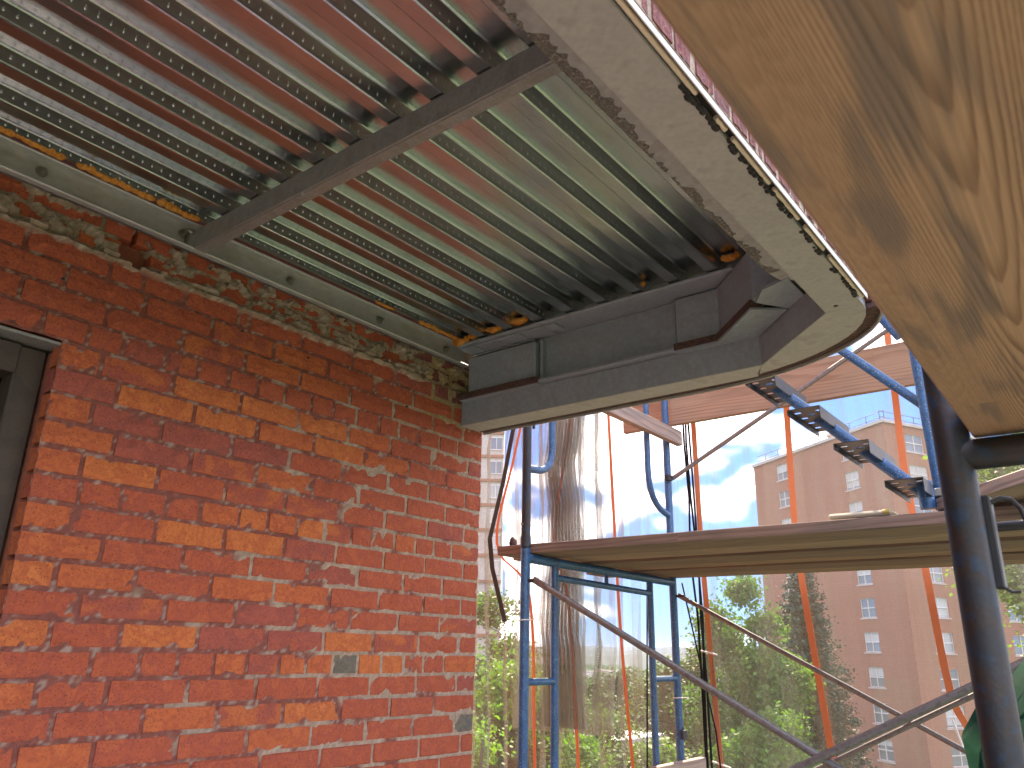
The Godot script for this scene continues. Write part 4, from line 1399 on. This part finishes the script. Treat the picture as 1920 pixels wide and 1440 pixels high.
# ------------------------------------------------------------------ the brick tower and what lies far off
func build_ground() -> void:
	var mb := MB.new()
	var n := noise(141, 0.004, 3)
	var r := [0.0, 30.0, 70.0, 130.0, 250.0, 500.0, 1000.0, 2000.0, 3500.0, 6000.0, 9000.0]
	var P := []
	for i in r.size():
		var row := []
		for j in 48:
			var a := TAU * j / 48.0
			var x: float = r[i] * cos(a)
			var zz: float = r[i] * sin(a)
			var drop: float = -15.0 - 12.0 * smoothstep(60.0, 400.0, r[i]) + (2.0 * n.get_noise_2d(x, zz) if r[i] > 60.0 else 0.0)
			row.append(Vector3(x, drop, zz))
		P.append(row)
	for i in r.size() - 1:
		for j in 48:
			var j2 := (j + 1) % 48
			mb.face([P[i][j], P[i][j2], P[i + 1][j2], P[i + 1][j]], Vector3.UP)
	structure("ground", mb, M.ground)
	# far ridges
	for ridge in 3:
		mb = MB.new()
		var dist: float = [1500.0, 2900.0, 5200.0][ridge]
		var top: float = [-4.0, 10.0, 30.0][ridge]
		var nr := noise(150 + ridge, 0.0022, 4)
		var prev := []
		for j in 181:
			var a := deg_to_rad(-100.0 + j)
			var d := Vector3(cos(a), 0, sin(a))
			var hgt: float = top + (14.0 + 10.0 * ridge) * nr.get_noise_2d(d.x * dist, d.z * dist)
			var cur := [d * dist + Vector3(0, -32, 0), d * (dist + 150.0) + Vector3(0, hgt, 0), d * (dist + 700.0) + Vector3(0, -34, 0)]
			if j > 0:
				mb.face([prev[0], cur[0], cur[1], prev[1]], Vector3.UP)
				mb.face([prev[1], cur[1], cur[2], prev[2]], Vector3.UP)
			prev = cur
		structure("hills", mb, M.hill)

func window_unit(parent: Node, at: Vector3, along: Vector3, out: Vector3, w: float, h: float, blind: float) -> void:
	var turn := Basis(along, Vector3.UP, out)
	var win := thing_part(parent, "window")
	win.transform = Transform3D(turn, at)
	var mb := MB.new()
	for q in [[-w * 0.5, 0.0, 0.09, h], [w * 0.5, 0.0, 0.09, h], [0.0, 0.0, 0.07, h]]:
		mb.box(Vector3(q[0], q[1], 0.0), Vector3(q[2], q[3], 0.08))
	for yy in [-h * 0.5, h * 0.5, 0.0]:
		mb.box(Vector3(0, yy, 0.012), Vector3(w, 0.08, 0.08))
	part("frame", mb, M.frame_white, win)
	mb = MB.new()
	mb.box(Vector3(0, -h * 0.5 - 0.08, 0.06), Vector3(w + 0.3, 0.10, 0.18))
	part("sill", mb, M.tower_trim, win)
	mb = MB.new()
	mb.box(Vector3(0, 0, -0.03), Vector3(w - 0.02, h - 0.02, 0.02))
	part("pane", mb, M.glass, win)
	if blind > 0.05:
		mb = MB.new()
		mb.box(Vector3(0, h * 0.5 - h * blind * 0.5, -0.015), Vector3(w - 0.06, h * blind - 0.02, 0.008))
		part("blind", mb, M.blind, win)

func build_tower() -> void:
	var K := Vector3(66.96, 0, -12.346)
	var a := Vector3(10.287, 0, -15.031).normalized()
	var b := Vector3(6.0, 0, 2.99).normalized()
	var top := 19.75
	var foot := -16.0
	var t := thing("brick_tower", "tall red brick apartment tower with roof railing behind the net", "building", Vector3(K.x, foot, K.z))
	var o := -Vector3(K.x, foot, K.z)
	var na := Vector3(-a.z, 0, a.x)
	if na.dot(-K) < 0.0:
		na = -na
	var nb := Vector3(-b.z, 0, b.x)
	if nb.dot(-K) < 0.0:
		nb = -nb
	var la := 18.21
	var lb := 24.0
	# walls with window openings, pieced from strips
	var la_cols := [4.3, 13.65]
	var lb_cols := [3.45, 7.6, 12.75, 17.0, 21.0]
	var wall := MB.new()
	wall_strips(wall, o + K, a, na, la, foot, top, la_cols, 1.62)
	wall_strips(wall, o + K, b, nb, lb, foot, top, lb_cols, 2.1)
	var Lc := o + K + a * la
	var Rc := o + K + b * lb
	wall.face([Lc + Vector3(0, foot, 0), Lc + b * lb + Vector3(0, foot, 0), Lc + b * lb + Vector3(0, top, 0), Lc + Vector3(0, top, 0)], a)
	wall.face([Rc + Vector3(0, foot, 0), Rc + a * la + Vector3(0, foot, 0), Rc + a * la + Vector3(0, top, 0), Rc + Vector3(0, top, 0)], b)
	wall.face([o + K + Vector3(0, top - 0.5, 0), Lc + Vector3(0, top - 0.5, 0), Lc + b * lb + Vector3(0, top - 0.5, 0), Rc + Vector3(0, top - 0.5, 0)], Vector3.UP)
	part("wall", wall, M.tower_brick, t)
	var r2 := RandomNumberGenerator.new()
	r2.seed = 31
	for fl in 12:
		var yc := 19.05 - 0.74 - 2.62 * fl
		for s in la_cols:
			window_unit(t, o + K + a * s - na * 0.10 + Vector3(0, yc, 0), -a, na, 1.62, 1.48, [0.0, 0.45, 0.9, 0.3, 0.5][r2.randi() % 5])
		for s in lb_cols:
			window_unit(t, o + K + b * s - nb * 0.10 + Vector3(0, yc, 0), b, nb, 2.1, 1.48, [0.0, 0.45, 0.9, 0.9, 0.5][r2.randi() % 5])
	var trim := MB.new()
	for e in [[a, na, la], [b, nb, lb]]:
		var d: Vector3 = e[0]
		var oo: Vector3 = e[1]
		trim.box(o + K + d * e[2] * 0.5 + oo * 0.03 + Vector3(0, top + 0.05, 0), Vector3(e[2] + 0.1, 0.26, 0.3), 0.0, Basis(d, Vector3.UP, oo if d.cross(Vector3.UP).dot(oo) > 0 else -oo))
	part("coping", trim, M.tower_trim, t)
	for e in [[a, na, la], [b, nb, lb]]:
		var rl := MB.new()
		var d: Vector3 = e[0]
		var base: Vector3 = o + K - e[1] * 0.4 + Vector3(0, top, 0)
		var s := 0.2
		while s < e[2]:
			rl.tube([base + d * s, base + d * s + Vector3(0, 1.05, 0)], 0.035, 6)
			s += 2.05
		for yy in [0.55, 1.05]:
			rl.tube([base + d * 0.2 + Vector3(0, yy, 0), base + d * (e[2] - 0.2) + Vector3(0, yy, 0)], 0.03, 6)
		part("roof_railing", rl, M.rail, t)
	var vent := MB.new()
	vent.tube([o + K + a * 8.2 - na * 1.5 + Vector3(0, top - 0.5, 0), o + K + a * 8.2 - na * 1.5 + Vector3(0, top + 0.9, 0)], 0.12, 8)
	vent.lump(o + K + a * 8.2 - na * 1.5 + Vector3(0, top + 1.0, 0), Vector3(0.32, 0.22, 0.32), noise(5, 1.0), 0.1, 6)
	part("roof_vent", vent, M.tower_trim, t)
	vent = MB.new()
	vent.box(o + K + a * 5.2 - na * 6.0 + Vector3(0, top + 0.1, 0), Vector3(5, 1.2, 4), 0.0, Basis(a, Vector3.UP, -na))
	part("roof_house", vent, M.tower_brick, t)

func wall_strips(mb: MB, k: Vector3, d: Vector3, out: Vector3, length: float, foot: float, top: float, cols: Array, w: float) -> void:
	# solid between the window columns; within a column, solid between the windows, with reveals
	var s := 0.0
	for c in cols:
		strip(mb, k, d, out, s, c - w * 0.5, foot, top)
		var hi := top
		for fl in 12:
			var yc := 19.05 - 0.74 - 2.62 * fl
			strip(mb, k, d, out, c - w * 0.5, c + w * 0.5, yc + 0.74, hi)
			hi = yc - 0.74
			# reveals
			var p0: Vector3 = k + d * (c - w * 0.5)
			var p1: Vector3 = k + d * (c + w * 0.5)
			var lo := Vector3(0, yc - 0.74, 0)
			var up := Vector3(0, yc + 0.74, 0)
			var inn := -out * 0.22
			mb.face([p0 + lo, p0 + up, p0 + up + inn, p0 + lo + inn], d)
			mb.face([p1 + lo, p1 + up, p1 + up + inn, p1 + lo + inn], -d)
			mb.face([p0 + up, p1 + up, p1 + up + inn, p0 + up + inn], Vector3.DOWN)
			mb.face([p0 + lo, p1 + lo, p1 + lo + inn, p0 + lo + inn], Vector3.UP)
		strip(mb, k, d, out, c - w * 0.5, c + w * 0.5, foot, hi)
		s = c + w * 0.5
	strip(mb, k, d, out, s, length, foot, top)

func strip(mb: MB, k: Vector3, d: Vector3, out: Vector3, s0: float, s1: float, y0: float, y1: float) -> void:
	if y1 - y0 < 0.01 or s1 - s0 < 0.01:
		return
	mb.face([k + d * s0 + Vector3(0, y0, 0), k + d * s1 + Vector3(0, y0, 0), k + d * s1 + Vector3(0, y1, 0), k + d * s0 + Vector3(0, y1, 0)], out)

func build_far() -> void:
	# pale block far left, only its edge shows past the brick corner
	var t := thing("apartment_block", "pale banded apartment block seen past the brick corner", "building", Vector3(73.2, -20, -57.0))
	var out := Vector3(-0.78, 0, 0.62).normalized()
	var along := Vector3(0.62, 0, 0.78).normalized()
	var mb := MB.new()
	mb.box(Vector3(0, 27, 0) - along * 7.2 - out * 6.0, Vector3(14.0, 54, 12.0), 0.0, Basis(along, Vector3.UP, out))
	part("wall", mb, M.pale_block, t)
	for fl in 17:
		mb = MB.new()
		mb.box(Vector3(0, 3.0 * fl + 2.0, 0) - along * 7.2 + out * 0.05, Vector3(14.1, 0.35, 0.3), 0.0, Basis(along, Vector3.UP, out))
		part("floor_band", mb, M.tower_brick, t)
		for k in 3:
			var at := Vector3(0, 3.0 * fl + 3.6, 0) - along * (1.1 + 2.5 * k) + out * 0.03
			var turn := Basis(along, Vector3.UP, out)
			mb = MB.new()
			mb.box(at, Vector3(1.3, 1.5, 0.1), 0.0, turn)
			var w := part("window", mb, M.glass, t)
			mb = MB.new()
			mb.box(at + out * 0.04, Vector3(0.08, 1.5, 0.08), 0.0, turn)
			mb.box(at + out * 0.04 + Vector3(0, 0.78, 0), Vector3(1.5, 0.1, 0.1), 0.0, turn)
			mb.box(at + out * 0.04 - Vector3(0, 0.78, 0), Vector3(1.5, 0.1, 0.1), 0.0, turn)
			part("frame", mb, M.frame_white, w)
	# low building with a pale flat roof among the trees
	var lowb := thing("low_building", "low building with pale flat roof among the trees below", "building", Vector3(56, -9.5, -33.0))
	mb = MB.new()
	mb.box(Vector3(0, 2.3, 0), Vector3(9.0, 4.6, 6.0))
	part("wall", mb, M.pale_block, lowb)
	mb = MB.new()
	mb.box(Vector3(0, 4.75, 0), Vector3(9.6, 0.3, 6.6))
	part("roof", mb, M.roof_pale, lowb)
	for k in 3:
		mb = MB.new()
		mb.box(Vector3(-4.52, 2.6, -2.0 + 2.0 * k), Vector3(0.1, 1.4, 1.1))
		part("window", mb, M.glass, lowb)
	# the town toward the horizon, a haze of pale walls
	var r := RandomNumberGenerator.new()
	r.seed = 77
	mb = MB.new()
	for k in 60:
		var a := deg_to_rad(r.randf_range(-42.0, -22.0))
		var dist := r.randf_range(330.0, 900.0)
		var w := r.randf_range(9.0, 18.0)
		var hgt := r.randf_range(9.0, 16.0)
		mb.box(Vector3(cos(a) * dist, -27.0 + hgt * 0.5, sin(a) * dist), Vector3(w, hgt, w * 0.8), 0.0, Basis(Vector3.UP, r.randf() * 3.0))
	var town := solo("distant_town", mb, M.pale_block, "scatter of pale buildings of the town below the horizon", "town")
	town.set_meta("kind", "stuff")

# ------------------------------------------------------------------ trees
func leaf_clump(sd: int, count: int, spread: float, size: float) -> ArrayMesh:
	var r := RandomNumberGenerator.new()
	r.seed = sd
	var mb := MB.new()
	for k in count:
		var p := Vector3(r.randfn(), r.randfn() * 0.7, r.randfn()) * spread * 0.5
		var d := Vector3(r.randfn(), r.randfn() * 0.6 - 0.3, r.randfn()).normalized()
		var side := d.cross(Vector3(r.randfn(), 1.5, r.randfn()).normalized()).normalized()
		var nn := side.cross(d)
		var l := size * r.randf_range(0.7, 1.25)
		var w := l * 0.36
		var a := p
		var b := p + d * l * 0.45 + side * w + nn * l * 0.06
		var c := p + d * l
		var e := p + d * l * 0.45 - side * w + nn * l * 0.06
		var m := p + d * l * 0.5
		mb.tri(a, b, c); mb.tri(a, c, e)
	return mb.done()

func crown(parent: Node, pts: PackedVector3Array, mesh: ArrayMesh, base: Color, vary: float, scale: float, m: Material, sd: int) -> void:
	var r := RandomNumberGenerator.new()
	r.seed = sd
	var mm := MultiMesh.new()
	mm.transform_format = MultiMesh.TRANSFORM_3D
	mm.use_colors = true
	mm.mesh = mesh
	mm.instance_count = pts.size()
	for k in pts.size():
		var s := scale * r.randf_range(0.7, 1.35)
		mm.set_instance_transform(k, Transform3D(Basis.from_euler(Vector3(r.randf() * 0.8 - 0.4, r.randf() * TAU, r.randf() * 0.8 - 0.4)).scaled(Vector3.ONE * s), pts[k]))
		var t := r.randf_range(-1.0, 1.0)
		var col := base * (1.0 + vary * t)
		col = col.lerp(Color(base.r * 1.7, base.g * 1.15, base.b * 0.8), 0.25 * r.randf())
		mm.set_instance_color(k, Color(col.r, col.g, col.b, 1))
	var o := MultiMeshInstance3D.new()
	o.name = "crown"
	o.multimesh = mm
	o.set_meta("kind", "stuff")
	o.material_override = m
	parent.add_child(o, true)

func tree(at: Vector3, height: float, radius: float, count: int, leaf: float, base: Color, sd: int, label: String, called := "broadleaf_tree") -> void:
	var r := RandomNumberGenerator.new()
	r.seed = sd
	var t := thing(called, label, "tree", at, "trees around the building")
	var wood := MB.new()
	var trunk_top := Vector3(r.randf_range(-0.4, 0.4), height * 0.62, r.randf_range(-0.4, 0.4))
	wood.tube([Vector3.ZERO, Vector3(0.1, height * 0.3, 0.05), trunk_top, trunk_top + Vector3(0.2, height * 0.25, 0.1)], radius * 0.085, 8, radius * 0.015)
	var pts := PackedVector3Array()
	var tips := []
	var limbs := 16
	for k in limbs:
		var f := 0.30 + 0.62 * k / limbs
		var a := k * 2.4 + r.randf() * 0.8
		var reach := radius * (1.05 - 0.65 * absf(f - 0.55) / 0.45) * r.randf_range(0.65, 1.1)
		var p0 := Vector3(0.1, height * f * 0.8, 0.05)
		var p1 := p0 + Vector3(cos(a) * reach, height * r.randf_range(0.05, 0.16), sin(a) * reach)
		wood.tube([p0, p0.lerp(p1, 0.5) + Vector3(0, -0.15, 0), p1], radius * 0.028, 6, radius * 0.008)
		for j in 4:
			tips.append(p0.lerp(p1, 0.45 + 0.2 * j) + Vector3(r.randfn(), r.randfn() * 0.6, r.randfn()) * radius * 0.16)
	for j in 5:
		tips.append(trunk_top + Vector3(r.randfn() * 0.5, height * 0.08 * j, r.randfn() * 0.5))
	for k in int(count * 1.5):
		var c: Vector3 = tips[r.randi() % tips.size()]
		pts.append(c + Vector3(r.randfn(), r.randfn() * 0.62, r.randfn()) * radius * 0.135)
	part("trunk", wood, M.bark, t)
	crown(t, pts, leaf_clump(sd + 5, 12, leaf * 2.6, leaf), base, 0.35, 1.0, M.leaf, sd + 9)

func build_trees() -> void:
	var G := -15.0
	var spec := [
		# x, z, top, radius, clumps, leaf, colour, label
		[14.6, -9.9, 1.7, 2.6, 6500, 0.13, Color(0.14, 0.27, 0.035), "bright yellow green tree nearest the brick corner"],
		[24.6, -17.3, 4.0, 3.6, 6000, 0.17, Color(0.085, 0.165, 0.036), "darker green tree rising behind the bright one at the brick corner"],
		[20.0, -12.0, -1.5, 2.6, 5000, 0.14, Color(0.13, 0.25, 0.035), "bright low tree under the front blue post"],
		[23.2, -12.4, -0.9, 2.8, 5000, 0.15, Color(0.11, 0.215, 0.035), "mid green tree below the horizon left of the middle band"],
		[27.3, -12.7, -1.3, 3.0, 5000, 0.16, Color(0.11, 0.215, 0.035), "light green tree at the foot of the rear blue post"],
		[43.8, -18.5, 3.6, 3.2, 4500, 0.22, Color(0.07, 0.12, 0.032), "dark green tree beside the rope bundle"],
		[39.6, -14.2, 5.8, 3.1, 5500, 0.20, Color(0.10, 0.19, 0.036), "tall loose green tree left of the brick tower"],
		[34.0, -11.2, -0.6, 3.2, 5000, 0.19, Color(0.105, 0.20, 0.036), "green tree at the foot of the brick tower"],
		[61.5, -40.6, -0.8, 5.5, 4200, 0.34, Color(0.05, 0.09, 0.028), "round dark tree in the valley behind the front blue post"],
		[78.0, -45.5, -0.6, 6.0, 4200, 0.36, Color(0.055, 0.10, 0.03), "broad tree in the valley left of the second orange band"],
		[76.8, -38.0, -0.4, 6.0, 4200, 0.36, Color(0.06, 0.105, 0.03), "broad tree in the valley between the blue legs"],
		[72.0, -31.8, 0.6, 5.0, 4200, 0.34, Color(0.05, 0.09, 0.026), "broad tree in the valley left of the rope bundle"],
		[48.0, -28.5, -4.6, 4.0, 4000, 0.28, Color(0.055, 0.10, 0.03), "dark green tree beside the pale flat roof"],
		[46.0, -24.5, -4.0, 4.0, 4000, 0.28, Color(0.065, 0.115, 0.03), "green tree in front of the pale flat roof"],
	]
	for k in spec.size():
		var s: Array = spec[k]
		tree(Vector3(s[0], G, s[1]), s[2] - G, s[3], s[4], s[5], s[6], 1000 + k * 37, s[7])
	# maple reaching in from the right, between scaffold and tower
	maple(Vector3(19.5, G, 2.6))
	conifer(Vector3(46.3, G, -13.4), 6.6 - G, 3.1)
	# the woods of the valley
	var r := RandomNumberGenerator.new()
	r.seed = 55
	var pts := PackedVector3Array()
	for k in 2000:
		var a := deg_to_rad(r.randf_range(-58.0, -4.0))
		var dist := 85.0 + 1400.0 * pow(r.randf(), 2.0)
		var c := Vector3(cos(a) * dist, -15.0 - 12.0 * smoothstep(60.0, 400.0, dist), sin(a) * dist)
		if absf(a - deg_to_rad(-12.0)) < deg_to_rad(9.0) and dist < 120.0:
			continue
		var hgt := r.randf_range(8.0, 13.0)
		var wide := 2.1 if dist < 400.0 else 4.0
		for j in 46:
			var d := Vector3(r.randfn(), 0, r.randfn()) * wide
			pts.append(c + d + Vector3(0, hgt * (0.45 + 0.5 * r.randf()) * (1.0 - 0.10 * d.length() / wide), 0))
	var o := thing("woodland", "wooded valley stretching to the horizon", "woodland")
	o.set_meta("kind", "stuff")
	crown(o, pts, leaf_clump(61, 10, 2.4, 1.0), Color(0.06, 0.125, 0.04), 0.45, 1.15, M.leaf, 62)

func maple(at: Vector3) -> void:
	var r := RandomNumberGenerator.new()
	r.seed = 404
	var t := thing("maple_tree", "maple with loose light green sprays reaching in from the right", "tree", at, "trees around the building")
	var wood := MB.new()
	wood.tube([Vector3.ZERO, Vector3(0.2, 10, 0.1), Vector3(0.1, 16, 0.2), Vector3(0.0, 21, 0.0)], 0.30, 10, 0.10)
	var pts := PackedVector3Array()
	var ends := [Vector3(-1.2, 20.2, -2.6), Vector3(-0.4, 19.3, -2.3), Vector3(-1.6, 18.3, -2.9), Vector3(-0.8, 17.6, -2.2), Vector3(0.3, 18.7, -1.9), Vector3(-0.2, 16.6, -1.8), Vector3(-1.2, 21.5, -1.6), Vector3(0.5, 22.5, -1.0), Vector3(1.5, 20.5, 0.8), Vector3(-1.2, 20.0, 1.4), Vector3(0.6, 18.0, 1.8), Vector3(0.2, 15.8, -1.0), Vector3(-0.9, 16.6, 0.2)]
	for e in ends:
		var p0 := Vector3(0.1, e.y - 2.2, 0.1)
		var mid: Vector3 = p0.lerp(e, 0.5) + Vector3(0, -0.25, 0)
		wood.tube([p0, mid, e], 0.075, 6, 0.015)
		for k in 460:
			var f := r.randf_range(0.45, 1.08)
			var c := p0.lerp(e, f)
			pts.append(c + Vector3(r.randfn(), r.randfn() * 0.55 - 0.1, r.randfn()) * 0.34)
	part("trunk", wood, M.bark, t)
	crown(t, pts, leaf_clump(406, 7, 0.30, 0.12), Color(0.16, 0.25, 0.04), 0.35, 1.0, M.leaf, 407)

func conifer(at: Vector3, height: float, radius: float) -> void:
	var r := RandomNumberGenerator.new()
	r.seed = 505
	var t := thing("conifer_tree", "dark blue green conifer in front of the brick tower", "tree", at, "trees around the building")
	var wood := MB.new()
	wood.tube([Vector3.ZERO, Vector3(0, height, 0)], 0.28, 8, 0.03)
	var pts := PackedVector3Array()
	var tier := 3.0
	while tier < height - 0.3:
		var f := tier / height
		var reach := radius * pow(1.0 - f, 0.75) * 1.55
		for k in 9:
			var a := k * 0.7 + tier * 1.9 + r.randf() * 0.3
			var l := reach * r.randf_range(0.65, 1.1)
			var tip := Vector3(cos(a) * l, tier - 0.18 * l, sin(a) * l)
			wood.tube([Vector3(0, tier, 0), tip], 0.04, 4, 0.01)
			for j in int(10 + l * 9):
				var g := r.randf_range(0.15, 1.0)
				pts.append(Vector3(0, tier, 0).lerp(tip, g) + Vector3(r.randfn() * 0.16, r.randfn() * 0.10 - 0.06, r.randfn() * 0.16))
		tier += 0.62
	part("trunk", wood, M.bark, t)
	crown(t, pts, leaf_clump(507, 12, 0.34, 0.17), Color(0.025, 0.055, 0.032), 0.3, 1.0, M.needle, 508)
